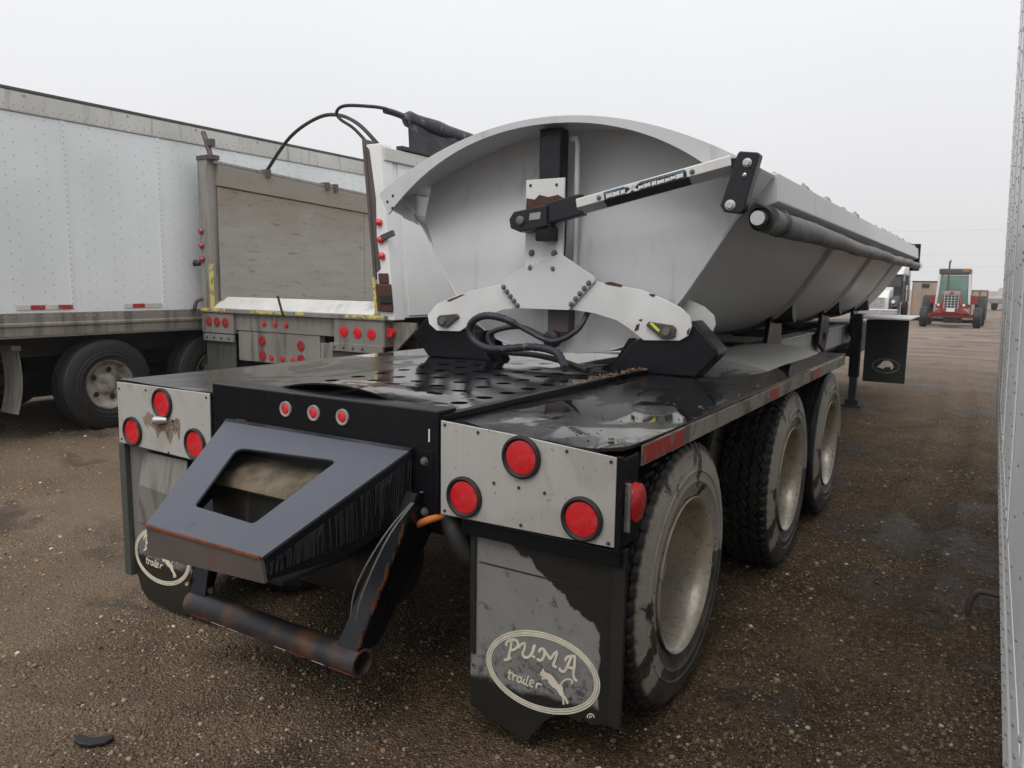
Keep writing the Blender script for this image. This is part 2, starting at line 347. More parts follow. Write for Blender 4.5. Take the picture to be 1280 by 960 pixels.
def tag(o, label, cat, group=None):
    o['label'] = label; o['category'] = cat
    if group: o['group'] = group
    return o
def kind(o, k): o['kind'] = k; return o
def catmull(P, k=6):
    P = [Vector(p) for p in P]; out_ = []
    for i in range(len(P) - 1):
        a, b, c, d = P[max(i - 1, 0)], P[i], P[i + 1], P[min(i + 2, len(P) - 1)]
        for j in range(k):
            t = j / k
            out_.append(.5 * ((2 * b) + (c - a) * t + (2 * a - 5 * b + 4 * c - d) * t * t + (3 * b - a - 3 * c + d) * t ** 3))
    return out_ + [P[-1]]
def ribbon(mb, pts, w, y, k=9):
    """a flat pen stroke in the xz plane with rounded taper, 1.5 mm thick"""
    P = [Vector((p[0], 0, p[1])) for p in pts]; P = catmull(P, k) if len(P) > 2 else [P[0].lerp(P[1], t / 4) for t in range(5)]
    n = len(P); L = []; Rr = []
    for i, p in enumerate(P):
        t = (P[min(i + 1, n - 1)] - P[max(i - 1, 0)]).normalized(); q = Vector((-t.z, 0, t.x))
        ww = w * (.55 if i in (0, n - 1) else 1.)
        L.append(p + q * ww / 2); Rr.append(p - q * ww / 2)
    v = [(p.x, y, p.z) for p in L + Rr] + [(p.x, y + .0015, p.z) for p in L + Rr]
    f = []
    for i in range(n - 1):
        f += [(i, i + 1, n + i + 1, n + i), (2 * n + i, 3 * n + i, 3 * n + i + 1, 2 * n + i + 1)]
        f += [(i, 2 * n + i, 2 * n + i + 1, i + 1), (n + i, n + i + 1, 3 * n + i + 1, 3 * n + i)]
    f += [(0, n, 3 * n, 2 * n), (n - 1, 3 * n - 1, 4 * n - 1, 2 * n - 1)]
    mb.add(v, f)

# ------------------------------------------------------------------ ground
def vnoise(x, y, s, seed):
    """smooth value noise on arrays"""
    r = np.random.default_rng(seed).random((64, 64)); X, Y = x * s, y * s
    xi, yi = np.floor(X).astype(int), np.floor(Y).astype(int); fx, fy = X - xi, Y - yi
    fx = fx * fx * (3 - 2 * fx); fy = fy * fy * (3 - 2 * fy); g = lambda a, b: r[a % 64, b % 64]
    return (g(xi, yi) * (1 - fx) + g(xi + 1, yi) * fx) * (1 - fy) + (g(xi, yi + 1) * (1 - fx) + g(xi + 1, yi + 1) * fx) * fy - .5
RUTS = [((-3.1, -1.2), (-2.35, 0.3), (-2.2, 1.2), (-2.6, 3.0)), ((-4.4, -.6), (-3.6, 1.0), (-3.4, 2.2)), ((-1.5, -1.6), (-.9, -.6), (-.2, -.25)), ((-5.0, .4), (-4.3, 1.6), (-4.2, 2.6)),
        ((1.75, .2), (1.9, 4), (2.0, 9), (1.6, 16)), ((.9, -1.4), (1.5, -.4), (1.7, .4))]
def ground_z(x, y):
    z = .022 * vnoise(x, y, .45, 1) + .026 * vnoise(x, y, 1.6, 2) + .016 * vnoise(x, y, 4.5, 3) + .009 * vnoise(x, y, 12., 4)
    for rt in RUTS:
        d = np.full(x.shape, 9.)
        for (ax, ay), (bx, by) in zip(rt[:-1], rt[1:]):
            t = np.clip(((x - ax) * (bx - ax) + (y - ay) * (by - ay)) / ((bx - ax) ** 2 + (by - ay) ** 2), 0, 1)
            d = np.minimum(d, np.hypot(x - ax - t * (bx - ax), y - ay - t * (by - ay)))
        d = d + .05 * vnoise(x, y, 3., 9)
        z = z - .030 * np.exp(-(d / .11) ** 2) + .024 * np.exp(-((d - .2) / .07) ** 2)
    far = np.clip((np.hypot(x - 2, y + 2) - 14) / 20, 0, 1)
    return z * (1 - .3 * far) + far * .05 * vnoise(x, y, .18, 5)
def axis_pts(lo, hi, step, far):
    a = list(np.arange(lo, hi, step)); s = step; v = a[-1]; q = []
    while v < far: s *= 1.25; v += s; q.append(v)
    s = step; v = lo; p = []
    while v > -far: s *= 1.25; v -= s; p.append(v)
    return np.array(p[::-1] + a + q)
gx, gy = axis_pts(-7.5, 3.5, .045, 900), axis_pts(-2.2, 11, .045, 900)
GX, GY = np.meshgrid(gx, gy); GZ = ground_z(GX, GY)
nv = GX.size; w_ = len(gx); h_ = len(gy)
me = bpy.data.meshes.new('ground'); idx = np.arange(nv).reshape(h_, w_)
fc = np.stack([idx[:-1, :-1], idx[:-1, 1:], idx[1:, 1:], idx[1:, :-1]], -1).reshape(-1, 4)
me.vertices.add(nv); me.vertices.foreach_set('co', np.stack([GX, GY, GZ], -1).ravel().astype(np.float32))
me.loops.add(fc.size); me.loops.foreach_set('vertex_index', fc.ravel().astype(np.int32))
me.polygons.add(len(fc)); me.polygons.foreach_set('loop_start', np.arange(0, fc.size, 4, dtype=np.int32)); me.polygons.foreach_set('loop_total', np.full(len(fc), 4, np.int32))
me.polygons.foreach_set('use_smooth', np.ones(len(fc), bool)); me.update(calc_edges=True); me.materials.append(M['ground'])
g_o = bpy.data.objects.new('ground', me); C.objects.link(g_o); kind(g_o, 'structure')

def scatter_stones(name, label, N, r0, r1, pw, smin, smax, fine):
    rr = r0 * (r1 / r0) ** (RNG.random(N) ** pw); th = R(-3) + RNG.random(N) * R(80)
    x = 2.176 - rr * np.sin(th) + .15; y = -2.054 + rr * np.cos(th)
    dens = vnoise(x, y, 1.3, 21) + .5 * vnoise(x, y, 4.1, 22)
    keep = (x > -7) & (x < 2.9) & (RNG.random(N) < .62 + 1.3 * dens); x, y, rr = x[keep], y[keep], rr[keep]; N = len(x)
    size = (smin + (smax - smin) * RNG.random(N) ** 3.5) * (1 + .05 * rr)
    if fine:
        bv = np.array([(1, 0, 0), (-1, 0, 0), (0, 1, 0), (0, -1, 0), (0, 0, 1), (0, 0, -1)], float); bf = np.array([(0, 2, 4), (2, 1, 4), (1, 3, 4), (3, 0, 4), (2, 0, 5), (1, 2, 5), (3, 1, 5), (0, 3, 5)])
    else:
        ico = bmesh.new(); bmesh.ops.create_icosphere(ico, subdivisions=1, radius=1); bv = np.array([v.co[:] for v in ico.verts]); bf = np.array([[v.index for v in f.verts] for f in ico.faces]); ico.free()
    var = [bv * (1 + .5 * (np.random.default_rng(40 + k).random((len(bv), 1)) - .5)) * np.array([1, .7 + .25 * (k % 2), .6]) for k in range(8)]
    V = np.array(var)[RNG.integers(0, 8, N)]
    a = RNG.random(N) * 6.28; ca, sa = np.cos(a)[:, None], np.sin(a)[:, None]
    P = np.stack([(V[:, :, 0] * ca - V[:, :, 1] * sa), (V[:, :, 0] * sa + V[:, :, 1] * ca), V[:, :, 2]], -1) * size[:, None, None]
    P += np.stack([x, y, ground_z(x, y) + size * .12], -1)[:, None, :]
    k = bv.shape[0]; F = (bf[None] + (np.arange(N) * k)[:, None, None]).reshape(-1, 3)
    me = bpy.data.meshes.new(name); me.vertices.add(N * k); me.vertices.foreach_set('co', P.ravel().astype(np.float32))
    me.loops.add(F.size); me.loops.foreach_set('vertex_index', F.ravel().astype(np.int32))
    me.polygons.add(len(F)); me.polygons.foreach_set('loop_start', np.arange(0, F.size, 3, dtype=np.int32)); me.polygons.foreach_set('loop_total', np.full(len(F), 3, np.int32))
    me.update(calc_edges=True)
    pal = np.array([(.15, .102, .064), (.23, .165, .11), (.095, .068, .047), (.34, .265, .19), (.29, .175, .09), (.16, .14, .12), (.55, .48, .39), (.06, .05, .044)])
    pick = pal[RNG.choice(8, N, p=[.23, .21, .15, .13, .12, .09, .045, .025])] * (.8 + .55 * RNG.random((N, 1))) * (1.08 + .42 * np.clip((.0 - x) / 2.6, 0, 1))[:, None]
    col = np.ones((N, k, 4), np.float32); col[:, :, :3] = pick[:, None, :]
    at = me.color_attributes.new('stone_tint', 'FLOAT_COLOR', 'POINT'); at.data.foreach_set('color', col.ravel())
    me.materials.append(M['stone']); o = bpy.data.objects.new(name, me); C.objects.link(o); kind(o, 'stuff'); o['label'] = label; o['category'] = 'gravel'
scatter_stones('gravel', 'loose wet brown pebbles strewn over the yard', 36000, 1.0, 11, 1.1, .0035, .0125, False)
scatter_stones('grit', 'fine brown grit between the pebbles of the yard', 130000, 1.0, 16, .95, .0022, .0062, True)

# ------------------------------------------------------------------ shared small meshes
def light_mesh(rad, name, mat='lens'): return MB().disc((0, 0, 0), rad, 'y', -.006, 24, -.003).mesh(name, mat, 50)
def bezel_mesh(r0, r1, name): return MB().lathe([(0, r1), (-.010, r1 * .985), (-.013, (r0 + r1) / 2), (-.005, r0), (0, r0)], (0, 0, 0), 'y', 28).mesh(name, 'rubber', 50)
LENS_BIG, BEZ_BIG = light_mesh(.0545, 'lens_big'), bezel_mesh(.0545, .071, 'bezel_big')
LENS_BIG_D = light_mesh(.0555, 'lens_big_dull', 'lens_dull')
LENS_SM, BEZ_SM = light_mesh(.021, 'lens_small'), MB().lathe([(0, .031), (-.008, .030), (-.009, .026), (-.006, .021), (0, .021)], (0, 0, 0), 'y', 24).mesh('bezel_small', 'armgrey', 50)
BOLT = MB().lathe([(0, .016), (-.004, .016), (-.004, .0115), (-.013, .011), (-.015, .007), (-.015, .0005)], (0, 0, 0), 'y', 8).mesh('bolt', 'bolt')
SCREW = MB().lathe([(0, .006), (-.003, .005), (-.0035, .0005)], (0, 0, 0), 'y', 8).mesh('screw', 'chip')

def tyre_mesh(Rt, w, rim_r, style, name):
    nu = 448 if style == 'zigzag' and w < .35 else 200; nt_ = 46; xs_t = np.linspace(-w / 2 + .03, w / 2 - .03, nt_)
    side = [(w / 2 - .035, rim_r - .004), (w / 2 - .012, rim_r + .012), (w / 2 - .002, rim_r + .05), (w / 2 + .002, rim_r + .066), (w / 2 + .0055, rim_r + .070), (w / 2 + .0055, rim_r + .076), (w / 2 + .004, rim_r + .080), (w / 2 + .004, rim_r + .105), (w / 2 + .007, rim_r + .109), (w / 2 + .006, rim_r + .116), (w / 2 + .003, rim_r + .119), (w / 2 + .001, Rt - .075), (w / 2 - .008, Rt - .045), (w / 2 - .016, Rt - .024), (w / 2 - .022, Rt - .010)]
    prof = [(-a, r) for a, r in side] + [(x, Rt - .006 * (abs(x) / (w / 2)) ** 3) for x in xs_t] + [(a, r) for a, r in side[::-1]]
    pr = np.array(prof); th = np.linspace(0, 2 * np.pi, nu, endpoint=False)
    rad = np.repeat(pr[None, :, 1], nu, 0); xx = np.repeat(pr[None, :, 0], nu, 0); TH = th[:, None] + 0 * xx
    npit = 56; ph = (TH * npit / (2 * np.pi)) % 1; tri = np.abs(ph - .5) * 4 - 1
    tread = np.zeros(len(pr), bool); tread[len(side):len(side) + nt_] = True
    if style == 'zigzag':
        for i, g in enumerate((-.078, -.026, .026, .078)):
            sh = tri if i % 2 == 0 else -tri
            rad = np.where(tread & (np.abs(xx - g - .009 * sh) < .0055), rad - .010, rad)
        ph2 = (ph + .25) % 1
        lug = (np.abs(xx) > .096) & (np.abs(xx) < w / 2 - .010) & (ph2 < .30) & (rad > Rt - .045)
        rad = np.where(lug, rad - .009, rad)
    elif style == 'rib':
        for g in (-.08, -.03, .03, .08): rad = np.where(tread & (np.abs(xx - g) < .006), rad - .012, rad)
    V = np.stack([xx, rad * np.cos(TH), rad * np.sin(TH)], -1).reshape(-1, 3); m_ = len(pr); F = []
    for k in range(nu):
        k2 = (k + 1) % nu
        F += [(k * m_ + j, k2 * m_ + j, k2 * m_ + j + 1, k * m_ + j + 1) for j in range(m_ - 1)]
    me = bpy.data.meshes.new(name); me.from_pydata(V.tolist(), [], F); me.polygons.foreach_set('use_smooth', [True] * len(F)); me.set_sharp_from_angle(angle=R(28))
    me.materials.append(M['tyre']); return me
W_T = .28
TY_ZIG, TY_RIB = tyre_mesh(.505, W_T, .285, 'zigzag', 'tyre_zigzag'), tyre_mesh(.50, W_T, .285, 'rib', 'tyre_rib')
RIM = MB().lathe([(W_T / 2 - .03, .279), (W_T / 2 - .005, .296), (W_T / 2 + .002, .295), (W_T / 2 - .004, .284), (W_T / 2 - .02, .276), (W_T / 2 - .06, .268), (W_T / 2 - .19, .262), (W_T / 2 - .225, .22), (W_T / 2 - .21, .13), (W_T / 2 - .20, .001)], (0, 0, 0), 'x', 56).mesh('rim', 'rim', 45)
HUB = MB().lathe([(W_T / 2 - .215, .12), (W_T / 2 - .15, .105), (W_T / 2 - .11, .07), (W_T / 2 - .105, .001)], (0, 0, 0), 'x', 20).mesh('hub', 'frame_grey', 40)
RIM_VAN = MB().lathe([(.10, .25), (.125, .262), (.132, .255), (.12, .238), (.09, .228), (.055, .19), (.05, .12), (.075, .10), (.085, .06), (.085, .001)], (0, 0, 0), 'x', 40)
for k in range(5):
    a = k * 2 * math.pi / 5; RIM_VAN.lathe([(.0565, .034), (.0575, .030), (.0580, .001)], (0, .155 * math.cos(a), .155 * math.sin(a)), 'x', 12)
RIM_VAN = RIM_VAN.mesh('rim_van', 'vanrim', 45)
HAND = MB()
for k in range(5):
    a = k * 2 * math.pi / 5 + .1; HAND.lathe([(.052, .030), (.0605, .029), (.061, .001)], (0, .152 * math.cos(a), .152 * math.sin(a)), 'x', 12)
HAND = HAND.mesh('hand_holes', 'under')

def wheel(parent, x, y, z, face, tyre, rim=RIM, hub=True, spin=0., sc_=1.):
    o = inst('wheel', rim, parent, (x, y, z), (spin, 0, 0 if face > 0 else math.pi)); o.scale = (sc_,) * 3
    inst('tyre', tyre, o)
    if hub: inst('hub', HUB, o)
    return o

# ================================================================== SIDE DUMP TRAILER
T = thing('side_dump_trailer', 'grey side dump trailer with black rear deck and round tub, nearest the camera', 'trailer')
# frame
B(-.587, .614, -.018, .0, .79, 1.150).build('rear_crossmember', 'black', T, .006)
B(-.587, .614, .0, .085, 1.136, 1.150).build('top_flange', 'black', T, .004)
for x in (-.587, .600): B(x, x + .014, .003, 1.9, .79, 1.118).build('frame_cheek', 'black', T, .003)
for x in (-.5, .42): B(x, x + .08, .12, 11.5, .80, 1.06).build('frame_rail', 'under', T, .006)
B(-.583, .596, .30, 5.2, .78, .80).build('underpan', 'under', T)
for y in (.66, 2.40, 3.62):
    MB().cyl((-1.02, y, .50), (1.02, y, .50), .065, 14).build('axle', 'under', T, smooth=40)
    B(-.40, .40, y - .05, y + .05, .55, .78).build('suspension_hanger', 'under', T, .005)
MB().cyl((-.36, .02, .55), (.40, .02, .55), .15, 28).build('air_tank', 'under', T, smooth=40)
# deck plates
def deck_sheet(x0, x1, y0, y1, z, waves, name):
    mb = MB(); nx, ny = 20, 90; v = []; th_ = .010
    for j in range(ny + 1):
        y = y0 + (y1 - y0) * (j / ny) ** 1.4
        for i in range(nx + 1):
            x = x0 + (x1 - x0) * i / nx; u = i / nx
            dz = waves * (.020 * math.exp(-(y - y0) / .13) * (math.sin(u * 7.0 + .5) * .55 + .35 * math.sin(u * 13)) + .0035 * math.sin(3 * x + 2.1 * y) * math.sin(2.3 * y))
            dz -= waves * .022 * max(0, u - .5) * math.exp(-(y - y0) / .35)
            v.append((x, y, z + dz))
    n = len(v); f = []; id_ = lambda i, j: j * (nx + 1) + i
    v2 = [(a, b, c - th_) for a, b, c in v]
    for j in range(ny):
        for i in range(nx):
            f.append((id_(i, j), id_(i + 1, j), id_(i + 1, j + 1), id_(i, j + 1))); f.append((n + id_(i, j), n + id_(i, j + 1), n + id_(i + 1, j + 1), n + id_(i + 1, j)))
    per = [id_(i, 0) for i in range(nx + 1)] + [id_(nx, j) for j in range(1, ny + 1)] + [id_(i, ny) for i in range(nx - 1, -1, -1)] + [id_(0, j) for j in range(ny - 1, 0, -1)]
    for a, b in zip(per, per[1:] + per[:1]): f.append((a, n + a, n + b, b))
    mb.add(v + v2, f); return mb.build(name, 'deck', T, smooth=35)
dr = deck_sheet(.618, 1.290, -.012, 3.98, 1.108, 1., 'deck_plate')
dl = deck_sheet(-1.290, -.592, -.012, 3.98, 1.108, .15, 'deck_plate')
for x, y in ((1.20, .10), (.95, .17), (1.22, .9), (1.24, 1.7), (.75, .25), (1.23, 2.6)):
    MB().lathe([(0, .011), (.005, .009), (.0065, .001)], (x, y, 1.104), 'z', 8).build('deck_bolt', 'rusty', dr)
# perforated centre cover, arched at its rear edge, every slot a real hole
def perforated():
    mb = MB(); x0, x1, y0, y1 = -.50, .565, .075, 1.62; cx, cy = .1775, .1717; th_ = .006; K = 20
    def zz(x, y):
        a = max(0., 1 - ((x - .02) / .40) ** 2); return 1.124 + .062 * a * math.exp(-((y - y0) / .30) ** 2) + .004 * math.sin(3.1 * x + 1.7 * y)
    ncol = int(round((x1 - x0) / cx)); nrow = int(round((y1 - y0) / cy))
    for i in range(ncol):
        xa, xb = x0 + i * cx, x0 + (i + 1) * cx; off = cy * (.55 * i % 1)
        edges = sorted({y0, y1, *[y0 + off + k * cy for k in range(-1, nrow + 1) if y0 < y0 + off + k * cy < y1]})
        for ya, yb in zip(edges[:-1], edges[1:]):
            full = (yb - ya) > cy * .95 and ya > y0 + .12
            if not full:
                ny_ = 4
                for q in range(ny_):
                    for p in range(4):
                        u0, u1 = xa + (xb - xa) * p / 4, xa + (xb - xa) * (p + 1) / 4; w0, w1 = ya + (yb - ya) * q / ny_, ya + (yb - ya) * (q + 1) / ny_
                        c4 = [(u0, w0), (u1, w0), (u1, w1), (u0, w1)]
                        mb.add([(a, b, zz(a, b)) for a, b in c4] + [(a, b, zz(a, b) - th_) for a, b in c4], [(0, 1, 2, 3), (7, 6, 5, 4)] + ([(0, 4, 5, 1)] if w0 == y0 else []))
                continue
            xm, ym = (xa + xb) / 2, (ya + yb) / 2; rect, hole = [], []
            for k in range(K):
                a = 2 * math.pi * (k + .5) / K; ca, sa = math.cos(a), math.sin(a); sx, sy = (xb - xa) / 2, (yb - ya) / 2
                t = min(sx / max(abs(ca), 1e-6), sy / max(abs(sa), 1e-6)); rect.append((xm + ca * t, ym + sa * t)); hole.append((xm + .034 * ca, ym + .037 * sa))
            for cxn, cyn in ((xa, ya), (xb, ya), (xb, yb), (xa, yb)):
                kk = min(range(K), key=lambda k: (rect[k][0] - cxn) ** 2 + (rect[k][1] - cyn) ** 2); rect[kk] = (cxn, cyn)
            v = [(a, b, zz(a, b)) for a, b in rect] + [(a, b, zz(a, b)) for a, b in hole] + [(a, b, zz(a, b) - th_) for a, b in hole] + [(a, b, zz(a, b) - th_) for a, b in rect]
            f = []
            for k in range(K):
                k2 = (k + 1) % K; f += [(k, k2, K + k2, K + k), (K + k, K + k2, 2 * K + k2, 2 * K + k), (2 * K + k, 2 * K + k2, 3 * K + k2, 3 * K + k)]
            mb.add(v, f)
    return mb.build('perforated_cover', 'deck_gloss', T)
perforated()
B(-.588, .612, 1.62, 4.0, 1.100, 1.112).build('centre_deck', 'deck', T, .003)
B(-.586, -.5, .09, 1.62, 1.108, 1.120).build('edge_strip', 'deck', T, .003)
B(.566, .592, .09, 2.2, 1.112, 1.126).build('edge_strip', 'rusty', T, .003)
B(.600, .616, .0, 2.3, 1.112, 1.134).build('edge_strip', 'black', T, .003)
# rust scale and twigs caught along the seam
mb = MB()
for k in range(110):
    y = .9 + 1.35 * random.random() ** .7; x = .592 + random.gauss(0, .016); a = random.random() * 6.28; l = random.uniform(.006, .03)
    mb.beam((x, y, 1.134 + random.random() * .008), (x + l * math.cos(a), y + l * math.sin(a), 1.136 + random.random() * .012), .005, .004)
kind(mb.build('rust_flakes', 'flake', T), 'stuff')
mb = MB()
for k in range(42):
    y = random.random() ** 1.2 * 3.4 + .01; x = 1.27 - abs(random.gauss(0, .16)); a = random.random() * 6.28; l = random.uniform(.003, .012)
    if .63 < x < 1.28: mb.beam((x, y, 1.110), (x + l * math.cos(a), y + l * math.sin(a), 1.113 + random.random() * .004), random.uniform(.002, .006), .002)
kind(mb.build('deck_debris', 'casting', T), 'stuff')
# edge fascia with tape
for s_, x in ((1, 1.287), (-1, -1.287)):
    B(min(x, x + .006 * s_), max(x, x + .006 * s_), .13, 3.96, 1.026, 1.092).build('edge_fascia', 'fascia', T, .002)
for y0, y1 in ((.14, .50), (1.72, 1.92), (2.78, 3.02)):
    B(1.2935, 1.2955, y0, y1, 1.032, 1.088).build('reflector_tape', 'tape_red', T)
# rear steel panels
PR = [(.627, .795), (1.276, .804), (1.276, 1.080), (.95, 1.105), (.627, 1.122)]
PL = [(-1.282, .812), (-.604, .797), (-.598, 1.104), (-1.278, 1.100)]
pr = MB().prism(PR, -.024, -.018).build('rear_panel', 'panel', T, .002); pr['label'] = 'stained steel panel with three red lights'
pl = MB().prism(PL, -.024, -.018).build('rear_panel', 'panel', T, .002)
B(.618, 1.292, -.018, .11, .80, 1.075).build('light_box', 'black', T, .004)
B(-1.290, -.592, -.018, .11, .81, 1.075).build('light_box', 'black', T, .004)
B(1.277, 1.296, -.026, -.0185, .795, 1.085).build('corner_angle', 'black', T, .003)
for x, z in ((.949, 1.038), (.728, .872), (1.168, .875)):
    o = inst('tail_light', LENS_BIG, T, (x, -.0245, z)); inst('bezel', BEZ_BIG, o)
for x, z in ((-.928, 1.030), (-1.166, .875), (-.704, .873)):
    o = inst('tail_light', LENS_BIG, T, (x, -.0245, z)); inst('bezel', BEZ_BIG, o)
for x, z in ((.645, .81), (.645, 1.108), (.78, 1.098), (1.11, 1.078), (1.258, .815), (1.258, 1.065), (.95, .815), (.845, .938), (1.035, .935), (.94, .937), (.7, .81)):
    inst('screw', SCREW, pr, (x, -.0245, z))
for x, z in ((-1.26, .83), (-.62, 1.085), (-1.05, 1.08), (-.9, .81), (-.72, .81), (-1.26, 1.07)): inst('screw', SCREW, pl, (x, -.0245, z))
MB().tube([(-.99, -.026, .95), (-.94, -.05, .957), (-.89, -.03, .96)], [.016, .020, .012], 10).build('licence_lamp', 'chrome', pl, smooth=40)
for cx_, cz_, rx_, rz_ in ((-1.035, .955, .045, .020), (-.925, .935, .085, .028), (-.835, .942, .030, .030)):
    P = []
    for k in range(34):
        a_ = 2 * math.pi * k / 34; q = 1 + .35 * math.sin(3 * a_ + cx_ * 9) * random.random() + .25 * random.uniform(-1, 1); dn = .06 * random.random() ** 2 if math.sin(a_) < -.3 else 0
        P.append((cx_ + rx_ * q * math.cos(a_), cz_ + rz_ * q * math.sin(a_) - dn))
    MB().prism(P, -.0248, -.0238).build('rust_bloom', 'bloom', pl)
for x in (-.135, .019, .169):
    o = inst('marker_light', LENS_SM, T, (x, -.0185, 1.084)); inst('bezel', BEZ_SM, o)
# side marker
o = MB().lathe([(0, .062), (.016, .060), (.022, .045), (.024, .001)], (1.293, .075, .925), 'x', 24).build('side_marker', 'lens', T, smooth=50)
B(1.293, 1.312, .002, .010, .85, 1.0).build('chrome_strip', 'chrome', o, .002)
B(-.03 + .60, -.03 + .606, -.0195, -.018, 1.04, 1.085).build('paint_scratch', 'cabwhite', T)
# tow hood: sloping plate with a window
def hood():
    yb, zb, yt, zt = -.52, .722, -.030, 1.012
    P = lambda x, t: (x, yt + (yb - yt) * t, zt + (zb - zt) * t)
    oq = [Vector(p) for p in ((-.483, 0), (.508, 0), (.30, 1), (-.305, 1))]; iq = [Vector(p) for p in ((-.262, .255), (.248, .208), (.150, .80), (-.172, .785))]
    inner = []
    for k in range(4):
        c, a, b = iq[k], (iq[k - 1] - iq[k]).normalized(), (iq[(k + 1) % 4] - iq[k]).normalized(); rr = (.055, .04, .02, .025)[k]
        for j in range(6):
            t = j / 5; p0, p1 = c + a * rr, c + b * rr; inner.append(tuple((1 - t) ** 2 * p0 + 2 * t * (1 - t) * c + t * t * p1))
    outer = []; ce = Vector((0, .5))
    for k in range(4):
        for j in range(6):
            t = (j - 2.5) / 6; o_, e = oq[k], (oq[k - 1] if t < 0 else oq[(k + 1) % 4]); outer.append(tuple(o_.lerp(e, abs(t) if j not in (2, 3) else 0.004)))
    nrm = Vector((0, zt - zb, -(yt - yb))).normalized() * -1
    mb = MB(); n = len(outer); v = []
    for L in (outer, inner):
        for x, t in L: v.append(Vector(P(x, t)))
    lo = [p - Vector((0, -.5, .86)).normalized() * .012 for p in v]
    f = []
    for k in range(n):
        k2 = (k + 1) % n; f += [(k, k2, n + k2, n + k), (2 * n + k, 3 * n + k, 3 * n + k2, 2 * n + k2), (k, 2 * n + k, 2 * n + k2, k2), (n + k, n + k2, 3 * n + k2, 3 * n + k)]
    mb.add(v + lo, f); h = mb.build('tow_hood', 'hood', T, .003)
    # folded lip at the top
    MB().add([P(-.483, 0), P(.508, 0), (.508, -.0185, 1.004), (-.483, -.0185, 1.004), P(-.483, .03), P(.505, .03), (.505, -.0185, .985), (-.483, -.0185, .985)],
             [(0, 1, 2, 3), (4, 7, 6, 5), (0, 4, 5, 1), (1, 5, 6, 2), (2, 6, 7, 3), (3, 7, 4, 0)]).build('top_fold', 'blacklight', h)
    # nose plate
    MB().prism([(-.300, .715), (.298, .722), (.315, .640), (-.295, .606)], -.520, -.505).build('nose_plate', 'rusty', h, .002)
    MB().beam((-.302, -.523, .7165), (.300, -.523, .7235), .006, .009).build('rust_edge', 'rust', h)
    # side cheeks
    for s_, xt, xb in ((1, .505, .298), (-1, -.48, -.303)):
        q = [(xt, -.032, 1.0), (xb, -.515, .712), (xb, -.515, .640), (xb + (xt - xb) * .5, -.27, .665), (xt, -.032, .76)]
        q2 = [(x - .012 * s_, y, z) for x, y, z in q]
        MB().add(q + q2, [(0, 1, 2, 3, 4), (9, 8, 7, 6, 5)] + [(i, (i + 1) % 5, 5 + (i + 1) % 5, 5 + i) for i in range(5)]).build('cheek_plate', 'black', h, .002)
    # drips of dried mud on the cheek
    mb = MB()
    for k in range(120):
        t = random.random(); p = Vector((.507, -.035, .985)).lerp(Vector((.301, -.51, .70)), t); L = random.uniform(.03, .20)
        L = min(L, p.z - (.76 - (.507 - p.x) * .55) - .02); mb.beam(p + Vector((.001, 0, -.012)), p + Vector((.001, random.uniform(-.012, .012), -.012 - L)), .004, .002, (0, 1, 0))
    kind(mb.build('mud_runs', 'mudrun', h), 'stuff')
    # inner tow casting seen through the window
    MB().prism([(-.40, .80), (.30, .80), (.30, .93), (-.40, .93)], -.06, -.045).build('inner_plate', 'rubber', h, .004)
    MB().prism([(-.062, .885), (-.10, .872), (-.15, .850), (-.19, .822), (-.205, .795), (-.195, .785), (-.18, .812), (-.14, .838), (-.09, .860), (-.062, .870)], -.42, .34, 'x').build('dusty_shelf', 'casting', h, smooth=40)
    B(-.40, .33, -.175, -.165, .62, .79).build('shelf_web', 'under', h, .003)
    B(-.36, .30, -.44, -.06, .60, .615).build('belly_plate', 'under', h, .003)
    for x, z in ((-.40, .998),): B(-.42, -.36, -.034, -.028, 1.012, 1.016).build('rust_spot', 'rusty', h)
    for z in (.97, .79): inst('bolt', BOLT, h, (.555, -.019, z))
    B(.525, .59, -.021, -.0185, .74, 1.01).build('bolt_flange', 'black', h, .002)
    return h
hood()
# underrun bar with struts
ub = MB().lathe([(-.455, .048), (.46, .048), (.46, .0415), (-.455, .0415)], (0, -.24, .297), 'x', 28, True).build('underrun_bar', 'bar', T, .002, 40)
MB().lathe([(-.02, .0488), (.002, .0492), (.003, .041), (-.05, .041)], (.46, -.24, .297), 'x', 24).build('bar_mouth', 'bar', ub)
MB().cyl((.30, -.24, .297), (.36, -.24, .297), .0405, 16).build('bar_bore', 'under', ub)
for x0, x1 in ((-.42, -.32), (-.13, -.05), (.14, .22), (.33, .45)):
    a = []
    for k in range(5):
        t = -2.35 + k * .10
        a.append((-.24 + .0495 * math.cos(t), .297 + .0495 * math.sin(t)))
    b_ = [(-.24 + .0478 * math.cos(-2.35 + k * .10), .297 + .0478 * math.sin(-2.35 + k * .10)) for k in range(4, -1, -1)]
    MB().prism(a + b_, x0, x1, 'x').build('reflector_tape', 'tape_red', ub)
for x0, x1 in ((-.30, -.22), (-.2, -.14), (.06, .12), (.25, .31)):
    a = [(-.24 + .0495 * math.cos(-2.35 + k * .10), .297 + .0495 * math.sin(-2.35 + k * .10)) for k in range(5)]
    b_ = [(-.24 + .0478 * math.cos(-2.35 + k * .10), .297 + .0478 * math.sin(-2.35 + k * .10)) for k in range(4, -1, -1)]
    MB().prism(a + b_, x0, x1, 'x').build('reflector_tape', 'tape_white', ub)
